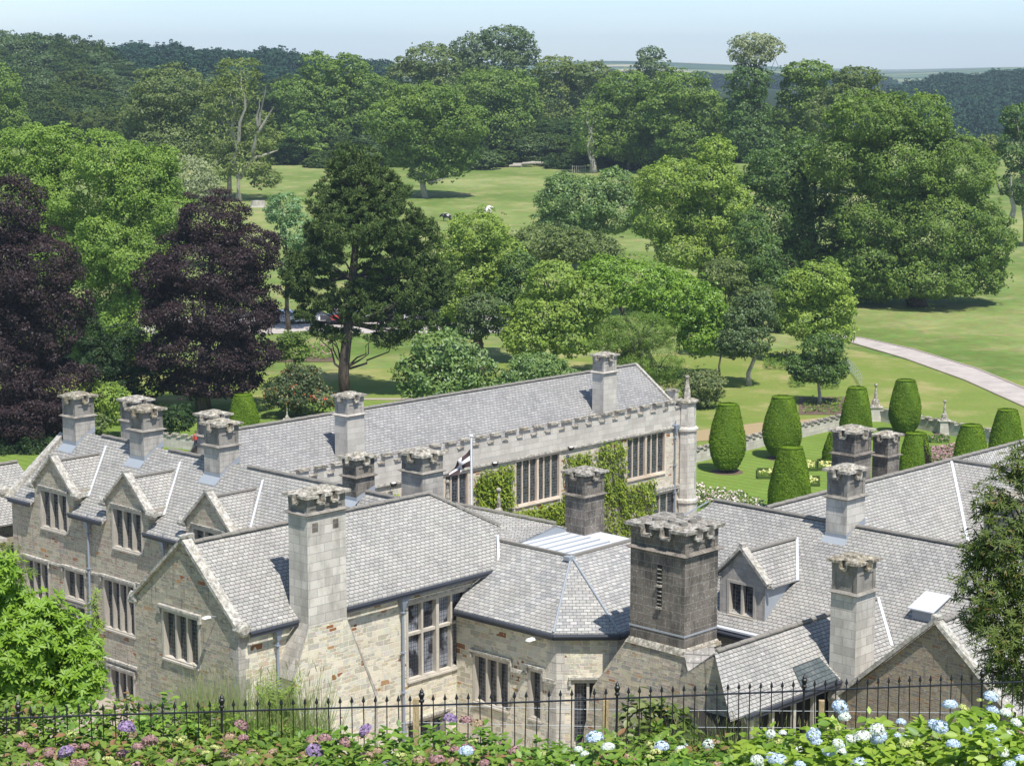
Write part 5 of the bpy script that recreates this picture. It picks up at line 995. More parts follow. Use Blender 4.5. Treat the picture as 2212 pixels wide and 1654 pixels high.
for i, (x, yb, yt, w_, bar, lb_, pt) in enumerate([(1570, 1020, 874, 76, True, 'clipped barrel-shaped yew nearest the corner turret', 0), (1688, 990, 858, 81, True, 'clipped barrel-shaped yew second from the turret, standing behind the first', 0),
    (1705, 1112, 966, 92, False, 'nearest clipped yew, rising from behind the right-hand roof ridge', 0), (1848, 948, 838, 70, False, 'clipped yew directly left of the tall stone finial', 0),
    (1953, 938, 822, 70, True, 'tall clipped yew between the two stone finials', 0), (1975, 1055, 936, 74, False, 'clipped yew with a brown dead patch beside the twin chimneys', 1),
    (2095, 1030, 919, 76, False, 'clipped yew left of the last one at the right edge', 0), (2172, 1000, 886, 74, False, 'clipped yew at the far right of the garden', 0),
    (527, 935, 853, 68, False, 'lone clipped bell-shaped yew left of the gallery roof', 0), (1806, 1000, 935, 60, False, 'clipped yew mostly hidden behind the front chimney of the twin pair', 0)]):
    P = ybase(x, yb); pxm = FV/sqrt(P[1]**2+31**2); yew(P, (yb-yt)/pxm*1.02, w_/2/pxm, 100+i, bar, lb_, pt)
    if bar:
        mb = MB(); mb.lathe((P[0], P[1], .035), [(1.25, 0), (1.25, .01)], 24); tag(mb.build('soil_ring', M['soil'], None, False), kind='structure')

# ------------------------------------------------------------------ garden wall with finials
def garden_wall(pts, name, label):
    rt = root(name, label, 'wall', (*pts[0], 0)); wb = MB(); cb = MB()
    for (x0, y0), (x1, y1) in zip(pts[:-1], pts[1:]):
        d = np.array([x1-x0, y1-y0]); l = np.linalg.norm(d); d /= l; n = np.array([d[1], -d[0]]); 
        if n[1] > 0: n = -n
        battlement(wb, cb, Fr((x0, y0), d, n), .15, l-.15, .72, 1.22, .95, .55, .32); Fr((x0, y0), d, n).bx(wb, 0, l, 0, .719, -.34, .02)
    wb.build('wall', M['granite_gallery'], rt, False); cb.build('battlement_coping', M['cap'], rt, False, jit=.01); return rt
def finial(x, y, z0, hp, ht, label, cat='finial', name='stone_finial', r=.42, ped=True):
    rt = root(name, label, cat, (x, y, z0)); mb = MB(); mb.taper(x-r, x+r, y-r, y+r, z0, z0+hp, .04, 0); mb.taper(x-r, x+r, y-r, y+r, z0+hp, z0+hp+.14, .02, .12); mb.build('pedestal', M['granite_gallery'], rt, False)
    ob = MB(); z = z0+hp+.14
    ob.lathe((x, y, z), [(r*1.05, 0), (r*.9, .12), (r*.75, .2), (r*.62, ht*.25), (r*.62, ht*.28), (r*.3, ht*.36), (r*.34, ht*.42), (r*.12, ht*.85), (r*.3, ht*.88), (r*.36, ht*.93), (r*.25, ht*.985), (.02, ht)], 8); ob.build('obelisk', M['cap'], rt, False); return rt
garden_wall(gw, 'battlemented_garden_wall', 'low pale battlemented stone wall around the yew garden')
garden_wall([(-31.5, 166.0), (-24.5, 162.3)], 'terrace_wall', 'short stretch of battlemented wall seen between the ridge chimneys')
finial(32.2, 177.1, 0, 1.15, 2.1, 'ornate stone finial at the corner of the garden wall', r=.5)
finial(36.9, 170.4, 0, 1.1, 1.75, 'stone finial on the garden wall right of the tall yew', r=.42)
P = atz(620, 915, 0); finial(P[0], P[1], 0, .3, .95, 'small stone ball finial on the lawn beside the orange-red flowered shrub', r=.22)
for x, yt, lb_ in ((1077, 1053, 'grey stone obelisk standing in front of the ivy wall'), (966, 1036, 'grey stone obelisk left of the flagpole')):
    P = aty(x, yt, 101.5); finial(P[0], P[1], 0, P[2]-1.75, 1.62, lb_, 'obelisk', 'stone_obelisk', r=.36)

# ------------------------------------------------------------------ flagpole with the black and white flag
def flag():
    B = aty(1018, 1090, 103.); top = aty(1020, 944, 103.)[2]; x, y = B[0], B[1]
    rt = root('flagpole', 'white flagpole with a drooping black flag bearing a white cross', 'flagpole', (x, y, 0))
    mb = MB(); mb.tube([(x, y, 0), (x, y, top)], [.09, .05], 10); mb.lathe((x, y, top), [(.03, 0), (.09, .04), (.09, .1), (.02, .15)], 10); mb.build('pole', M['white'], rt, False)
    mb = MB(); mb.tube([(x+.12, y-.05, .4), (x+.07, y-.05, top-.1)], .012, 5); mb.build('halyard', M['lead_grey'], rt, False)
    nu, nv = 22, 12; V = []; UV = []
    for i in range(nu+1):
        u = i/nu
        for j in range(nv+1):
            v = j/nv; spread = .95*(1-.62*u)
            px_ = -.05-1.05*u*.95+.10*sin(u*9+v*3)*u; pz = top-.62-v*spread-1.12*u**1.15+.1*(v-.5)*sin(u*7); py = .13*sin(u*8+v*4)*(.3+u)
            V.append((px_, py, pz)); UV.append((u, 1-v))
    F = [(i*(nv+1)+j, (i+1)*(nv+1)+j, (i+1)*(nv+1)+j+1, i*(nv+1)+j+1) for i in range(nu) for j in range(nv)]
    me = bpy.data.meshes.new('flag'); me.from_pydata(V, [], F); uv = me.uv_layers.new(name='UVMap')
    for p in me.polygons:
        for li in p.loop_indices: uv.data[li].uv = UV[me.loops[li].vertex_index]
    m, t, o = mat('flag'); uvm = nd(t, 'UVMap'); sp = nd(t, 'SeparateXYZ'); L(t, uvm.outputs[0], sp.inputs[0])
    a = math_(t, 'LESS_THAN', math_(t, 'ABSOLUTE', math_(t, 'SUBTRACT', sp.outputs[0], .5)), .085); b = math_(t, 'LESS_THAN', math_(t, 'ABSOLUTE', math_(t, 'SUBTRACT', sp.outputs[1], .5)), .14)
    surf(t, o, mixc(t, math_(t, 'MAXIMUM', a, b), (.06, .04, .042), (.75, .75, .75)), .8); me.materials.append(m)
    me.polygons.foreach_set('use_smooth', [True]*len(F)); f = link('flag', me, rt); f.location = (0, 0, 0)
flag()

# ------------------------------------------------------------------ climbing plants on the gallery wall
def climber(rects, name, label, seed, leaf='leaf_ivy', q=78.35, s=(.13, .26), dens=150, T=T_L):
    rng = RS(seed); PP = []
    for (a, b, z0, z1, k) in rects:
        n = int((b-a)*(z1-z0)*dens*k); u = rng.rand(n); v = rng.rand(n)
        ed = np.minimum(np.minimum(u, 1-u), np.minimum(v, 1-v)); keep = rng.rand(n) < np.clip(ed*9+.35, 0, 1); u = u[keep]; v = v[keep]
        n = len(u); lump = .12+.30*np.abs(np.sin(u*7.3+v*5+seed))*np.abs(np.cos(v*6+u*3)); PP.append(np.stack([a+(b-a)*u, q-lump*rng.rand(n)**.5, z0+(z1-z0)*v], 1))
    P = hw(np.concatenate(PP)); n = len(P); b = P.min(0); N = -EB*1.0+EZ*.7+rng.normal(0, .45, (n, 3)); A = -EZ*.8+rng.normal(0, .8, (n, 3))
    me = cloud('foliage', P-b, N, rng.uniform(*s, n), T, F_[leaf], rng, None, A); rt = root(name, label, 'climber', b); link('foliage', me, rt)
    mb = MB(); 
    for (x0, x1, z0, z1) in stems.get(seed, []): mb.tube([hw(np.array([x0, q-.06, z0])), hw(np.array([(x0+x1)/2+.2, q-.1, (z0+z1)/2])), hw(np.array([x1, q-.06, z1]))], [.04, .03, .015], 5, cap=False)
    if mb.v: mb.build('stem', M['bark_pale'], rt, False)
rs_ = RS(4); stems = {2: [(90+rs_.rand()*2, 88.5+rs_.rand()*4, .5, 4+4*rs_.rand()) for _ in range(34)], 1: [(80+rs_.rand(), 79.5+rs_.rand()*2.5, 0, 5+3*rs_.rand()) for _ in range(8)]}
climber([(79.1, 82.1, 4.5, 8.4, 1), (79.4, 82.2, 6.2, 8.65, .8), (81.5, 87.3, 2.8, 5.9, 1), (83, 86.5, 4.5, 5.9, .6)], 'climbing_magnolia', 'glossy yellow-green climber around the middle gallery window', 1)
climber([(86.45, 88.6, 5.2, 8.5, 1), (87.6, 90.2, 7.0, 8.45, .45), (89.6, 92.05, 5.0, 8.85, .9), (90.0, 92.1, 2.0, 6.4, .5), (91.6, 94.9, 2.6, 5.95, 1), (87.0, 90.0, 3.6, 6.4, .6)], 'climbing_magnolia', 'glossy yellow-green climber with bare stems by the right-hand gallery window', 2)
climber([(71.6, 73.6, 6.6, 8.3, .6)], 'climbing_magnolia', 'small climber sprig between the chimneys under the left end of the gallery', 3)

# ------------------------------------------------------------------ beds, shrubs, small things in the garden
def patch(name, label, cat, pts, hgt, leaf, s, dens, seed, flower=None, fd=.15, kind=None, group=None, z=0.):
    rng = RS(seed); pts = np.array(pts, float); lo, hi = pts.min(0), pts.max(0); n = int((hi-lo).prod()*dens); P = lo+(hi-lo)*rng.rand(n, 2); ins = np.zeros(n, bool); j = len(pts)-1
    for i in range(len(pts)):
        xi, yi = pts[i]; xj, yj = pts[j]; c = ((yi > P[:, 1]) != (yj > P[:, 1])) & (P[:, 0] < (xj-xi)*(P[:, 1]-yi)/(yj-yi+1e-9)+xi); ins ^= c; j = i
    P = P[ins]; n = len(P); bump = .6+.4*np.sin(P[:, 0]*2.3+seed)*np.cos(P[:, 1]*2.1); zz = z+hgt*bump*rng.rand(n)**.4; V = np.stack([P[:, 0], P[:, 1], zz], 1); b = np.array([lo[0], lo[1], z])
    rt = root(name, label, cat, b, group); link('foliage', cloud('foliage', V-b, rng.normal(0, .6, (n, 3))+[0, -.2, 1], rng.uniform(.7, 1.3, n)*s, T_Q, F_[leaf], rng), rt)
    if flower:
        m_ = int(n*fd); k = rng.choice(n, m_); W = V[k]+[0, -.03, .06]; fo_ = link('flowers', cloud('flowers', W-b, rng.normal(0, .5, (m_, 3))+[0, -.5, 1], rng.uniform(.7, 1.3, m_)*s*1.1, T_T, F_[flower], rng), rt); fo_['kind'] = 'stuff'
def quadpx(x0, x1, y0, y1): return [tuple(atz(x, y, 0)[:2]) for x, y in ((x0, y1), (x1, y1), (x1, y0), (x0, y0))]
patch('rose_bed', 'long bed of white and blush roses beside the corner turret', 'flower bed', [tuple(atz(x, y, 0)[:2]) for x, y in ((1500, 1098), (1640, 1112), (1665, 1100), (1600, 1078), (1500, 1060))], .75, 'leaf_mid', .14, 170, 1, 'petal_rose', .16)
for i, (x0, x1, y0, y1, lb_) in enumerate([(1640, 1672, 1018, 1030, 'yellow flower bed left of the nearest clipped yew'), (1732, 1760, 1003, 1013, 'small yellow flower bed right of the nearest clipped yew'), (1770, 1806, 998, 1012, 'yellow flower bed in front of the twin chimneys'), (1735, 1765, 1035, 1046, 'lower yellow flower bed right of the nearest clipped yew')]):
    patch('flower_bed', lb_, 'flower bed', quadpx(x0, x1, y0, y1), .4, 'leaf_light', .13, 150, 20+i, 'petal_yellow', .2)
    q = quadpx(x0-4, x1+4, y0-1, y1+5); mb = MB()
    for a in range(4): mb.beam((*q[a], .12), (*q[(a+1) % 4], .12), .14, .24)
    tag(mb.build('bed_edging', F_['leaf_olive'], None, False), 'low clipped edging around the '+lb_, 'edging', 'low edgings of the flower beds')
patch('flower_bed', 'pink flower bed right of the brown-patched yew', 'flower bed', quadpx(2010, 2072, 965, 1002), .3, 'leaf_dark', .14, 110, 31, 'petal_pink', .3)
patch('rose_shrubs', 'dark red rose shrubs above the pink bed', 'shrub', quadpx(2000, 2050, 948, 958), .6, 'leaf_dark', .16, 110, 32, 'petal_pink', .06)
for i, (x0, x1, y0, y1, lb_) in enumerate([(1705, 1740, 818, 838, 'low leafy shrub left of the young dark tree'), (1775, 1812, 820, 842, 'low leafy shrub right of the young dark tree'), (1735, 1820, 862, 893, 'thin shrubby bed at the foot of the young dark tree'), (1650, 1720, 770, 800, 'dark low shrubs between the oval tree and the round tree')]):
    patch('low_shrub', lb_, 'shrub', quadpx(x0, x1, y0, y1), .9 if i != 2 else .5, 'leaf_mid', .25, 30 if i != 2 else 14, 40+i)
sheet('soil_bed', quadpx(1725, 1830, 858, 896), .05, M['soil']); sheet('soil_bed', quadpx(590, 720, 772, 782), .05, M['soil'])
patch('rose_bed', 'far rose bed below the car park with red flowers', 'flower bed', quadpx(575, 720, 752, 778), 1.0, 'leaf_mid', .25, 16, 51, 'petal_pink', .1)
patch('rough_edge_plants', 'green border plants outside the garden wall near the turret', 'plant', [(12.8, 158.5), (20.5, 166.8), (21.3, 166.2), (14.0, 157.9)], .5, 'leaf_light', .14, 60, 52)
# estate fence
def estate_fence():
    pts = [atz(1828+i*4.6, 799+i*i*.62+i*1.0, 0) for i in range(8)]; rt = root('estate_fence', 'thin curved iron estate fence on the grass beyond the yews', 'fence', pts[0])
    for p in pts: mb = MB(); mb.box(p[0]-.03, p[0]+.03, p[1]-.03, p[1]+.03, 0, 1.2); mb.build('post', M['lead_grey'], rt, False)
    for z in (.35, .75, 1.12): mb = MB(); [mb.beam(np.array(a)+[0, 0, z], np.array(b)+[0, 0, z], .03, .03) for a, b in zip(pts[:-1], pts[1:])]; mb.build('rail', M['lead_grey'], rt, False)
estate_fence()
# cars
def car_proto(col):
    m, t, o = mat('car_paint'); p = surf(t, o, col, .3, spec=.6); p.inputs['Coat Weight'].default_value = .5
    side = [(-2.1, .35), (-2.12, .75), (-1.95, .95), (-1.0, 1.02), (1.55, 1.0), (2.05, .88), (2.12, .6), (2.08, .33)]; V = []
    mb = MB(); n = len(side)
    for y, k in ((-.86, .97), (-.8, 1), (.8, 1), (.86, .97)): V += [(x*k, y, z if abs(y) < .85 else z*.96+.02) for x, z in side]
    F = [(r*n+i, r*n+(i+1) % n, (r+1)*n+(i+1) % n, (r+1)*n+i) for r in range(3) for i in range(n)]+[tuple(range(n))[::-1], tuple(range(3*n, 4*n))]; mb.add(V, F)
    cab = [(-1.85, .98), (-1.35, 1.45), (.35, 1.48), (1.15, 1.0)]; V = [(x, y*(.88 if z > 1.2 else 1), z) for y in (-.76, .76) for x, z in cab]; gb = MB(); gb.add(V, [(0, 1, 2, 3)[::-1], (4, 5, 6, 7), (0, 1, 5, 4), (2, 3, 7, 6)]); rb = MB(); rb.slab([(-1.38, -.67, 1.5), (.38, -.67, 1.52), (.38, .67, 1.52), (-1.38, .67, 1.5)], .06)
    rb.beam((-.45, -.7, 1.0), (-.45, -.67, 1.48), .08, .08); rb.beam((-.45, .7, 1.0), (-.45, .67, 1.48), .08, .08)
    return mb, gb, rb, m
def car(x, y, col, rot, label):
    P = atz(x, y, 0); rt = root('parked_car', label, 'car', (P[0], P[1], .05), 'cars in the car park'); OFF[rt] = np.zeros(3)
    mb, gb, rb, m = car_proto(col); mb.build('body', m, rt, False); gb.build('windows', M['glass'], rt, False); rb.build('car_roof', m, rt, False)
    for sx in (-1.3, 1.3):
        for sy in (-.8, .8): wb = MB(); wb.tube([(sx, sy-.1, .32), (sx, sy+.1, .32)], .32, 14); wb.build('wheel', M['black'], rt, False)
    for sy in (-.6, .6): wb = MB(); wb.box(2.03, 2.12, sy-.16, sy+.16, .62, .78); wb.build('headlight', M['white'], rt, False)
    rt.rotation_euler = (0, 0, rot)
for x, y, c, r, l in [(622, 697, (.75, .76, .78), .15, 'white car just left of the pine, partly behind another white car'), (652, 699, (.8, .8, .8), .3, 'white car parked immediately left of the tall pine trunk'), (686, 697, (.03, .035, .05), .2, 'dark car beside the white cars'), (733, 694, (.35, .04, .03), 1.3, 'red car hidden behind the pine trunk'),
    (795, 696, (.25, .27, .3), .2, 'grey car right of the pine trunk'), (835, 694, (.02, .025, .035), .1, 'dark blue car half hidden by the pine branches'), (868, 692, (.7, .72, .75), .2, 'silver car under the right side of the pine'), (560, 702, (.1, .11, .13), .2, 'dark car showing through the copper beech'), (520, 704, (.7, .7, .72), .2, 'pale car glimpsed through the copper beech'), (1010, 690, (.7, .7, .72), .2, 'white car behind the maple tree'), (940, 695, (.04, .04, .05), .1, 'black car between pine and maple')]:
    car(x, y, c, r, l)
# cows
def cow(P, rot, label, dark=True):
    rt = root('cow', label, 'cow', P, 'cows in the field'); me = bpy.data.meshes.new('body')
    V = [(0, 0, 1.05), (.55, 0, 1.1), (-.6, 0, 1.1), (1.0, 0, 1.2), (1.35, 0, .95), (1.6, 0, .75), (.55, .2, .7), (.55, .2, .35), (.57, .2, 0), (.55, -.2, .7), (.5, -.2, .35), (.45, -.2, 0), (-.65, .2, .7), (-.75, .2, .4), (-.68, .2, 0), (-.65, -.2, .7), (-.72, -.2, .4), (-.6, -.2, 0), (-.85, 0, 1.2), (-.95, 0, .6)]
    E_ = [(0, 1), (0, 2), (1, 3), (3, 4), (4, 5), (1, 6), (6, 7), (7, 8), (1, 9), (9, 10), (10, 11), (2, 12), (12, 13), (13, 14), (2, 15), (15, 16), (16, 17), (2, 18), (18, 19)]
    R_ = [.42, .38, .38, .22, .17, .1, .13, .075, .06, .13, .075, .06, .16, .08, .06, .16, .08, .06, .07, .03]
    me.from_pydata(V, E_, []); o = link('body', me, rt); sk = o.modifiers.new('skin', 'SKIN'); 
    for i, r in enumerate(R_): me.skin_vertices[0].data[i].radius = (r, r)
    me.skin_vertices[0].data[0].use_root = True; ss = o.modifiers.new('sub', 'SUBSURF'); ss.levels = ss.render_levels = 2
    m, t, out = mat('cow_hide'); n = noise(t, nd(t, 'TexCoord').outputs['Object'], 1.6, 1); surf(t, out, ramp(t, n.outputs[0], [(.50 if dark else .3, (.02, .018, .017)), (.53 if dark else .33, (.75, .72, .68))], 'CONSTANT'), .8); me.materials.append(m)
    for s in (-.12, .12): eb = MB(); eb.tube([(1.33, s, 1.05), (1.28, s*2.6, 1.08)], [.05, .02], 6); OFF[rt] = np.zeros(3); eb.build('ear', M['black'], rt, False)
    rt.rotation_euler = (0, 0, rot)
cow(onland(965, 480), 2.6, 'black and white cow grazing in the field left of the maple top'); cow(onland(1054, 462), .8, 'mostly white cow partly behind the maple top', False); cow(onland(230, 302, 300), 1.0, 'tiny dark cow on the far left field')
# person behind the third ridge chimney pair
def person(P, rot, label):
    rt = root('person', label, 'person', P); me = bpy.data.meshes.new('body')
    V = [(0, 0, .95), (0, 0, 1.15), (0, 0, 1.38), (0, 0, 1.5), (0, 0, 1.64), (.1, 0, .9), (.11, .03, .48), (.12, -.06, .06), (.12, .1, .03), (-.1, 0, .9), (-.12, -.1, .48), (-.12, -.2, .08), (-.12, -.05, .03), (.2, 0, 1.38), (.26, .02, 1.1), (.26, .12, .88), (-.2, 0, 1.38), (-.26, -.05, 1.1), (-.27, .05, .87)]
    E_ = [(0, 1), (1, 2), (2, 3), (3, 4), (0, 5), (5, 6), (6, 7), (7, 8), (0, 9), (9, 10), (10, 11), (11, 12), (2, 13), (13, 14), (14, 15), (2, 16), (16, 17), (17, 18)]
    R_ = [.15, .14, .16, .06, .11, .1, .065, .045, .035, .1, .065, .045, .035, .07, .045, .035, .07, .045, .035]
    me.from_pydata(V, E_, []); o = link('body', me, rt); o.modifiers.new('skin', 'SKIN')
    for i, r in enumerate(R_): me.skin_vertices[0].data[i].radius = (r, r)
    me.skin_vertices[0].data[0].use_root = True; ss = o.modifiers.new('sub', 'SUBSURF'); ss.levels = ss.render_levels = 2
    m, t, out = mat('clothing'); tc = nd(t, 'TexCoord'); sp = nd(t, 'SeparateXYZ'); L(t, tc.outputs['Object'], sp.inputs[0]); surf(t, out, ramp(t, math_(t, 'DIVIDE', sp.outputs[2], 2.), [(0, (.02, .02, .05)), (.48, (.03, .03, .08)), (.49, (.5, .06, .04)), (.74, (.5, .3, .22))], 'CONSTANT'), .8); me.materials.append(m)
    OFF[rt] = np.zeros(3); hb = MB(); hb.lathe((0, -.01, 1.6), [(.115, 0), (.125, .07), (.1, .14), (.03, .17)], 10); hb.build('hair', M['bark'], rt, False); rt.rotation_euler = (0, 0, rot)
P = atz(424, 976, 0); person((P[0], P[1], .03), .5, 'small figure in a red top standing by the terrace wall between chimneys')
# stump and log piles
P = onland(558, 448, 300); rt = root('tree_stump', 'broad pale cut stump at the foot of the silver trunked tree', 'stump', P); mb = MB(); mb.lathe(P-[0, 0, .3], [(2.0, 0), (1.5, .6), (1.3, 1.5)], 14); mb.build('trunk', M['bark_pale'], rt, False, jit=.05)
P = onland(1120, 362, 300); rt = root('log_pile', 'pile of pale cut logs under the dark trees at the field edge', 'logs', P); rng = RS(3)
for i in range(9): mb = MB(); a = P+np.array([rng.uniform(-3, 3), rng.uniform(-1, 1), rng.uniform(.2, 1.1)]); mb.tube([a, a+np.array([rng.uniform(2, 4), rng.uniform(-1, 1), rng.uniform(-.2, .5)])], .35, 8); mb.build('log', M['bark_pale'], rt, False)
P = onland(1250, 374, 300); rt = root('tree_guard', 'square wooden tree guard beside the reddish trunk', 'tree guard', P); mb = MB(); [mb.box(P[0]-1.6+i*.5, P[0]-1.5+i*.5, P[1]-1, P[1]-.9, P[2], P[2]+1.8) for i in range(7)]; mb.box(P[0]-1.6, P[0]+1.6, P[1]-.9, P[1]-.85, P[2]+1.5, P[2]+1.6); mb.build('slats', M['bark_pale'], rt, False)

# ------------------------------------------------------------------ iron railing across the foreground
def railing():
    A = np.array([-7.0, 20.06]); B = np.array([7.4, 22.72]); top = lambda x: np.interp(x, [-7, -5.35, 0, 5.86, 7.4], [24.31, 24.29, 24.14, 24.04, 24.02])
    A3 = np.array([A[0], A[1], top(A[0])]); rt = root('iron_railing', 'black wrought iron railing with spear tips crossing the foreground', 'railing', (A[0], A[1], 23.2))
    for dz, nm in ((0, 'top_rail'), (-.78, 'bottom_rail')):
        mb = MB(); xs = np.linspace(-7, 7.4, 13); [mb.beam((xs[i], A[1]+(xs[i]+7)/14.4*2.66, top(xs[i])+dz), (xs[i+1], A[1]+(xs[i+1]+7)/14.4*2.66, top(xs[i+1])+dz), .028, .013) for i in range(12)]; mb.build(nm, M['black'], rt, False)
    pm = MB(); pm.tube([(0, 0, -.85), (0, 0, .05)], .0065, 6); pm.add([(.0, 0, .13), (.02, 0, .065), (0, .02, .065), (-.02, 0, .065), (0, -.02, .065), (0, 0, .04)], [(0, 1, 2), (0, 2, 3), (0, 3, 4), (0, 4, 1), (5, 2, 1), (5, 3, 2), (5, 4, 3), (5, 1, 4)])
    OFF[rt] = np.zeros(3); pk_ = pm.build('picket', M['black'], rt, False); po = MB(); po.tube([(0, 0, -1.0), (0, 0, .03)], .0135, 8); po.lathe((0, 0, .03), [(.016, 0), (.03, .01), (.03, .03), (.018, .04), (.034, .085), (.034, .1), (.02, .115), (.024, .13), (.006, .155), (.001, .17)], 10); post = po.build('post', M['black'], rt, False)
    x0 = np.array([-5.16, -3.09, -.98, 1.16, 3.28, 5.37]); step = 2.107/17; base = np.array([A[0], A[1], 23.2]); first = [True, True]; rng = RS(5)
    n0 = int((-7-x0[0])/step)
    for i in range(n0, n0+118):
        k = i/17; x = float(np.interp(k, range(-1, 7), [x0[0]-2.09, *x0, x0[-1]+2.09])); y = A[1]+(x+7)/14.4*2.66; isp = i % 17 == 0
        if x > 7.35: break
        if not isp and i < -9: continue
        src = post if isp else pk_; f = 1 if isp else 0
        if first[f]: o = src; first[f] = False
        else: o = src.copy(); C.objects.link(o); o.parent = rt
        o.location = np.array([x, y, top(x)])-base; o.rotation_euler = (rng.normal(0, .006), rng.normal(0, .012), rng.rand()*.3)
railing()
# timber stakes with wire behind the railing
M['timber'] = barkmat('timber', (.30, .22, .12), (.46, .36, .22)); M['timber_pale'] = barkmat('timber_pale', (.42, .38, .28), (.58, .53, .42))
for x, y, Y, lb_, pale in ((670, 1528, 23.5, 'pale timber stake with a diagonal brace behind the left half of the railing', 1), (898, 1508, 24, 'weathered timber stake behind the railing left of centre', 0), (1308, 1510, 24.4, 'brown timber stake behind the railing near the polygonal room', 0), (1775, 1512, 24.8, 'yellowish timber stake behind the railing near the open shed', 0)):
    if pale: x, y = 387, 1545
    P = aty(x, y, Y); rt = root('timber_stake', lb_, 'stake', (P[0], P[1], P[2]-1.3), 'timber stakes of the wire fence'); mb = MB(); mb.box(P[0]-.036, P[0]+.036, P[1]-.036, P[1]+.036, P[2]-1.6, P[2]); mb.build('stake', M['timber_pale' if pale else 'timber'], rt, False)
    if pale: mb = MB(); mb.beam(P+np.array([.05, -.05, -.12]), P+np.array([.32, -.1, -.27]), .08, .05); mb.build('brace', M['timber_pale'], rt, False)
mb = MB(); pr_ = [aty(387, 1556, 23.5), aty(898, 1522, 24), aty(1308, 1532, 24.4), aty(1775, 1535, 24.8), aty(2150, 1540, 25.2)]; mb.tube(pr_, .004, 4); mb.tube([p-[0, 0, .22] for p in pr_], .004, 4); tag(mb.build('fence_wire', M['lead_grey'], None, False), 'thin wires strung between the timber stakes', 'wire')

# ------------------------------------------------------------------ hydrangea border
def head_mesh(name, m, flat, seed, n=210):
    rng = RS(seed); d = unit(rng, n); d[:, 2] = np.abs(d[:, 2])*1.0-.25; d /= np.linalg.norm(d, axis=1, keepdims=True)
    P = d*np.array([1, 1, flat])*(.92+.1*rng.rand(n, 1)); return cloud(name, P, d+rng.normal(0, .3, (n, 3)), rng.uniform(.26, .4, n), T_T, m, rng)
HM = {k: [head_mesh('flower_head', F_['petal_'+k], fl, i*5+j, nn) for j in range(2)] for i, (k, fl, nn) in enumerate((('white', .75, 200), ('blue', .78, 220), ('violet', .85, 230), ('pink', .7, 170), ('dusty', .55, 130), ('lime', .5, 110)))}
bushes = []
def bush(x, ytop, Y, r, leaf, label, seed, n=620, s=.125, group='hydrangea bushes of the foreground border', name='hydrangea_bush', cat='hydrangea'):
    rng = RS(seed); P = aty(x, ytop, Y); X = P[0]; zt = P[2]; z0 = float(gz(X, Y)); h = max(zt-z0, .45); b = np.array([X, Y, zt-h]); rt = root(name, label, cat, b, group)
    d = unit(rng, n); d[:, 2] = np.abs(d[:, 2]); L_ = 1+.12*np.sin(d[:, 0]*7+seed)*np.cos(d[:, 1]*6); R = np.array([r, r*.9, h])
    Q = d*R*(L_*(.72+.3*rng.rand(n)**.5))[:, None]; N = d*.7+np.array([0, -.15, .8])+rng.normal(0, .45, (n, 3)); A = d+rng.normal(0, .7, (n, 3))+[0, 0, .1]
    link('foliage', cloud('foliage', Q, N, s*rng.uniform(.6, 1.3, n), T_L, F_[leaf], rng, None, A), rt)
    k = 260; a = rng.rand(k)*6.28; mb = MB()
    for _ in range(16):
        e = unit(rng, 1)[0]; e[2] = abs(e[2]); mb.tube([b+[0, 0, .0], b+e*R*.5, b+e*R*.9], [.012, .009, .005], 4, cap=False)
    mb.build('stems', M['bark'], rt, False); bushes.append((b, R, rt, [0])); return rt
def put_head(rt, P, r, kind, rng):
    b = [q for q in bushes if q[2] is rt][0]
    if b[3][0] >= 95: return
    b[3][0] += 1; o = link('flower_head', HM[kind][rng.randint(2)], rt); o.location = P-b[0]; o.scale = (r, r, r*rng.uniform(.85, 1.05)); o.rotation_euler = (rng.normal(.25, .2), rng.normal(0, .2), rng.rand()*6.28)
ft = [(-60,1585),(250,1592),(500,1590),(700,1590),(850,1585),(960,1568),(1050,1578),(1200,1605),(1330,1580),(1400,1572),(1460,1575),(1560,1605),(1640,1590),(1700,1570),(1760,1555),(1830,1560),(1920,1572),(2000,1562),(2060,1545),(2120,1520),(2180,1530),(2280,1545)]
rb_ = RS(9); ordn = ['first', 'second', 'third', 'fourth', 'fifth', 'sixth', 'seventh', 'eighth', 'ninth', 'tenth', 'eleventh', 'twelfth', 'thirteenth', 'fourteenth', 'fifteenth', 'sixteenth', 'seventeenth', 'eighteenth', 'nineteenth', 'twentieth', 'twenty-first', 'twenty-second', 'twenty-third', 'twenty-fourth', 'twenty-fifth']
def desc(x): return ('hydrangea with dusty pink fading heads' if x < 700 else 'hydrangea with pink and tan heads' if x < 1150 else 'hydrangea with lime buds and few blue heads' if x < 1560 else 'bright green hydrangea with pale blue and white heads')
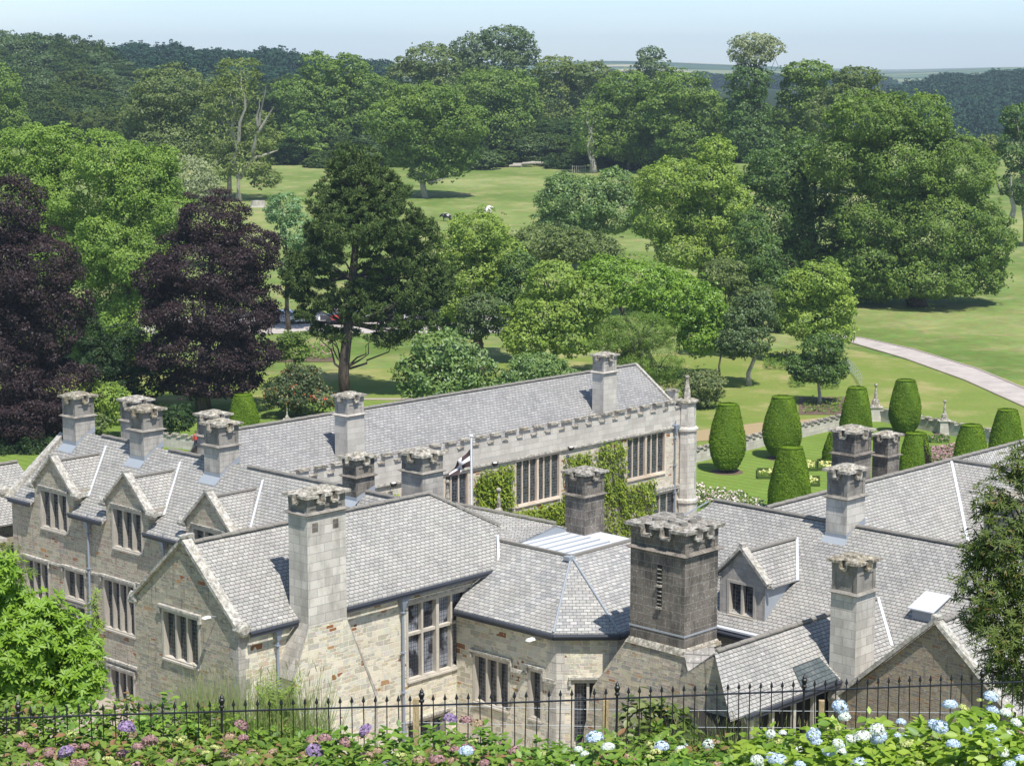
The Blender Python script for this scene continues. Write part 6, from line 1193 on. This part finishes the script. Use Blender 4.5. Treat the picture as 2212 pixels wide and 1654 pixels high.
for row, (Y, off, st, sh) in enumerate(((20.4, 0, 118, -2), (19.3, 60, 112, 26), (18.2, 10, 108, 58))):
    x = -70+off; k = 0
    while x < 2290:
        yt = prof(ft, x)+sh+rb_.uniform(-7, 7); leaf = 'leaf_hydrangea_lime' if x > 1600 else ('leaf_hydrangea' if (x > 650 and rb_.rand() < .75) else 'leaf_hydrangea_rust')
        rt = bush(x, yt, Y+rb_.uniform(-.2, .2), .42+.1*rb_.rand(), leaf, '%s, %s from the left, %s row' % (desc(x), ordn[k], ('back', 'middle', 'front')[row]), 300+row*40+k, s=.14 if x > 1600 else .11)
        b, R = bushes[-1][0], bushes[-1][1]; nh = rb_.randint(9, 15) if x < 1150 else rb_.randint(8, 13)
        for _ in range(nh):
            u = rb_.rand(); kind = (('dusty' if u < .42 else 'lime' if u < .7 else 'pink' if u < .96 else 'violet') if x < 1150 else ('lime' if u < .5 else 'dusty' if u < .8 else 'white' if u < .92 else 'blue') if x < 1600 else ('lime' if u < .38 else 'white' if u < .62 else 'blue' if u < .88 else 'dusty'))
            d = unit(rb_, 1)[0]; d[2] = abs(d[2])*.9+.25; d[1] = -abs(d[1]); d /= np.linalg.norm(d); put_head(rt, b+d*R*1.0, {'dusty': .07, 'lime': .06, 'pink': .068, 'violet': .075, 'white': .062, 'blue': .066}[kind]*rb_.uniform(.75, 1.15), kind, rb_)
        x += st*rb_.uniform(.85, 1.15); k += 1
for (x, y, kind, rp) in [(273,1571,'violet',18),(283,1583,'dusty',13),(143,1625,'violet',18),(105,1624,'pink',13),(66,1620,'pink',9),(175,1648,'pink',14),(521,1565,'pink',15),(494,1590,'dusty',14),(324,1600,'pink',17),(298,1612,'pink',14),(700,1595,'pink',15),(790,1578,'violet',16),(972,1553,'violet',15),(1007,1556,'pink',15),(1030,1562,'dusty',15),(945,1640,'pink',18),(1007,1622,'blue',16),(1045,1648,'pink',12),(1284,1594,'blue',19),(1313,1613,'white',15),(1249,1618,'white',10),(1262,1628,'white',10),(1814,1526,'blue',17),(1824,1548,'white',13),(1757,1587,'blue',16),(1690,1583,'white',9),(1664,1584,'white',11),(1862,1590,'white',19),(1895,1575,'white',16),(1898,1592,'blue',19),(2052,1522,'blue',16),(2082,1528,'lime',13),(2140,1504,'blue',16),(2143,1533,'blue',14),(2117,1512,'lime',9),(2137,1575,'blue',18),(1946,1560,'blue',11),(2030,1570,'blue',17),(1938,1588,'blue',8),(2058,1608,'blue',16),(1816,1620,'white',13),(1635,1640,'white',14),(1672,1640,'blue',13),(1640,1652,'white',10),(2171,1540,'white',14),(2195,1560,'white',12),(2180,1582,'white',10),(1960,1605,'lime',15),(1810,1605,'white',12)]:
    Y = 19.7 if y < 1600 else 18.3; P = aty(x, y, Y); b = min(bushes, key=lambda q: np.linalg.norm(q[0][:2]-P[:2])); R = b[1]; e = (P[0]-b[0][0])/R[0]
    put_head(b[2], aty(x, y, b[0][1]-R[1]*sqrt(max(.05, 1-min(1, e*e)))*.75), rp/FV*Y*1.02, kind, rb_)
# plants behind the railing on the left, fern, small rhododendron on the right of centre
for i, (x, yt, Y, r, lf_) in enumerate([(-40,1508,22.6,.6,'leaf_hydrangea_rust'),(60,1510,22.9,.6,'leaf_hydrangea_rust'),(160,1512,22.6,.6,'leaf_hydrangea'),(260,1512,22.9,.6,'leaf_hydrangea_rust'),(360,1518,22.6,.6,'leaf_hydrangea'),(450,1530,22.9,.55,'leaf_hydrangea_rust'),(540,1560,22.8,.5,'leaf_hydrangea'),(640,1572,22.8,.5,'leaf_hydrangea')]):
    bush(x, yt, Y, r, lf_, 'leafy brown-tipped hydrangea behind the railing, %s from the left' % ordn[i], 600+i, n=1100, s=.10, group='hydrangea bushes behind the railing')
for i, (x, yt, Y) in enumerate([(1395, 1500, 24.2), (1445, 1520, 24.0)]): bush(x, yt, Y, .42, 'leaf_near_dark' if i else 'leaf_rhodo', ('taller' if i == 0 else 'shorter')+' young rhododendron just behind the railing below the dark stack', 700+i, n=420, s=.15, group=None, name='young_rhododendron', cat='shrub')
def blades(name, label, x0, x1, Y0, Y1, n, hmin, hmax, seed, zoff=0, leaf='leaf_grass', ytop=None):
    rng = RS(seed); Y = rng.uniform(Y0, Y1, n); px = rng.uniform(x0, x1, n); X = (px-1105.7)/FV*Y*1.05; Z = gz(X, Y)+zoff
    hh = rng.uniform(hmin, hmax, n)
    b = np.array([X.mean(), Y.mean(), Z.mean()]); P = np.stack([X, Y, Z], 1)-b; T = (np.array([(-.0035, 0, 0), (.0035, 0, 0), (.003, .5, 0), (0, 1, 0), (-.003, .5, 0)]), [(0, 1, 2, 3, 4)])
    me = cloud(name, P, rng.normal(0, 1, (n, 3))*[1, 1, .15], hh, T, F_[leaf], rng, rng.rand(n)*.84, np.stack([rng.normal(0, .22, n), rng.normal(0, .15, n), np.ones(n)], 1)); o = link(name, me, None, b); tag(o, label, 'grass', None, 'stuff')
    m_ = n//6; k = rng.choice(n, m_); Q = P[k]+np.stack([rng.normal(0, .08, m_), rng.normal(0, .08, m_), hh[k]*.95], 1); T2 = (np.array([(-.03, -.5, 0), (.03, -.5, 0), (.06, .0, .02), (0, .6, 0), (-.06, 0, .02)]), [(0, 1, 2, 3, 4)])
    me = cloud('seed_heads', Q, rng.normal(0, 1, (m_, 3))*[1, 1, .1], rng.uniform(.06, .12, m_), T2, F_['leaf_grass'], rng, np.full(m_, .95), np.stack([rng.normal(0, .2, m_), rng.normal(0, .2, m_), np.ones(m_)], 1)); o = link('seed_heads', me, None, b); tag(o, label.replace('grass', 'grass seed heads'), 'grass', None, 'stuff')
blades('tall_grass', 'tall flowering grass behind the railing in front of the gabled wing', 395, 700, 22.6, 24.4, 2600, .6, 1.6, 1, .0)
blades('bank_grass', 'rough grass on the bank behind the middle of the railing', 700, 1330, 21.8, 24.0, 900, .2, .6, 2)
blades('bank_grass', 'rough green grass on the bank behind the right of the railing', 1300, 2250, 21.8, 24.5, 2600, .35, .95, 3)
blades('bank_grass', 'rough grass among the hydrangeas behind the left railing', -60, 420, 22.5, 24.5, 260, .3, .7, 4)
def fern(x, y, Y):
    rng = RS(8); b = aty(x, y, Y); rt = root('fern', 'upright light green fern behind the railing left of the tall grass', 'fern', b); PP, AA = [], []
    for i in range(14):
        a = rng.rand()*6.28; l = rng.uniform(.6, 1.0)
        for t in np.linspace(.1, 1, 22):
            p = np.array([cos(a)*l*.35*t, sin(a)*l*.35*t, l*t*(1-.25*t)])
            for s in (-1, 1): PP.append(p); AA.append(np.array([-sin(a)*s, cos(a)*s, .3])*(1.1-t))
    PP = np.array(PP); AA = np.array(AA); n = len(PP); link('fronds', cloud('fronds', PP, rng.normal(0, .3, (n, 3))+[0, -.7, .7], np.linalg.norm(AA, axis=1)*.22, T_S, F_['leaf_light'], rng, None, AA), rt)
fern(600, 1580, 23.4)
# big leaved rhododendron at the left edge and willow-leaved bush at the right edge
def big_bush(name, label, Y, blobs, leaf, s, T, n_wh, per, seed, droop=.1, zb=0):
    rng = RS(seed); D = sqrt(Y*Y+60)/FV; base = aty(blobs[0][0], 1500, Y); base[2] = float(gz(base[0], Y)); rt = root(name, label, 'shrub', base); PP, NN, AA, CC = [], [], [], []; mb = MB()
    for (x, y, rx, ry) in blobs:
        c = aty(x, y, Y+(rng.rand()-.5)*.6); R = np.array([rx*D, rx*D*.9, ry*D]); n = int(n_wh*rx*ry/2500)
        for _ in range(n):
            d = unit(rng, 1)[0]
            if d[1] > .4 and rng.rand() < .6: d[1] *= -1
            p = c+d*R*rng.uniform(.5, 1.2); ax = d*.8+np.array([0, -.1, .7])+rng.normal(0, .25, 3); ax /= np.linalg.norm(ax); t0 = np.cross(ax, rng.normal(size=3)); t0 /= np.linalg.norm(t0); t1 = np.cross(ax, t0); cr = rng.rand()
            for k in range(per):
                a = 2*pi*k/per+rng.rand()*.4; out = t0*cos(a)+t1*sin(a); A = out+ax*rng.uniform(.0, .6)-np.array([0, 0, droop]); PP.append(p+ax*rng.rand()*s*.3); AA.append(A); NN.append(ax+out*-.3+rng.normal(0, .15, 3)); CC.append(np.clip(.2+.5*cr+.3*rng.rand(), 0, 1) if rng.rand() > .04 else .99)
            if rng.rand() < .12: mb.tube(bez(c-[0, 0, R[2]*.5], p, rng, 4, .06), [.03, .025, .018, .008], 5, cap=False)
    PP = np.array(PP); n = len(PP); link('foliage', cloud('foliage', PP-base, np.array(NN), rng.uniform(.7, 1.2, n)*s, T, F_[leaf], rng, np.array(CC), np.array(AA)), rt); 
    mb.tube([base, base+[0, .2, .8], base+[.1, .3, 1.6]], [.09, .07, .02], 7); mb.build('stems', M['bark'], rt, False)
big_bush('rhododendron', 'large bright green rhododendron at the lower left edge', 33., [(10, 1300, 60, 55), (75, 1330, 70, 50), (30, 1400, 90, 80), (130, 1400, 70, 80), (60, 1480, 110, 60), (160, 1470, 60, 60), (10, 1240, 40, 40), (185, 1440, 35, 50)], 'leaf_near', .145, T_R, 118, 8, 4)
big_bush('creeping_shrub', 'darker climbing shrub between the bright rhododendron and the facade', 40., [(195, 1400, 28, 70), (205, 1330, 16, 60), (190, 1470, 30, 40), (165, 1370, 25, 30)], 'leaf_light', .13, T_S, 110, 7, 6)
big_bush('conifer_spray', 'dull feathery conifer spray at the left edge above the rhododendron', 40., [(10, 1200, 35, 30), (40, 1235, 40, 22), (-10, 1250, 50, 40)], 'leaf_olive', .12, T_S, 110, 7, 7)
big_bush('willow_leaved_bush', 'dark narrow-leaved bush at the right edge with reddish young tips', 29., [(2190, 1010, 40, 35), (2140, 1080, 40, 40), (2210, 1120, 50, 60), (2150, 1170, 55, 60), (2200, 1230, 60, 70), (2125, 1260, 60, 60), (2105, 1190, 35, 40), (2110, 1330, 40, 40), (2200, 1330, 70, 70), (2160, 1370, 60, 60), (2210, 1450, 60, 60), (2160, 1440, 40, 40), (2230, 1020, 40, 60), (2120, 1200, 30, 30), (2195, 970, 14, 14)], 'leaf_near_dark', .11, T_S, 118, 8, 5, .35)

# ------------------------------------------------------------------ the air
def haze():
    mb = MB(); mb.box(-4000, 4000, -30, 7400, -45, 140); m, t, o = mat('haze'); v = nd(t, 'VolumePrincipled'); v.inputs['Color'].default_value = (.68, .84, 1, 1); v.inputs['Density'].default_value = .00013; v.inputs['Anisotropy'].default_value = .1
    L(t, v.outputs[0], o.inputs['Volume']); tag(mb.build('haze', m, None, False), 'thin blue summer haze over the distance', 'haze', kind='stuff')
haze()
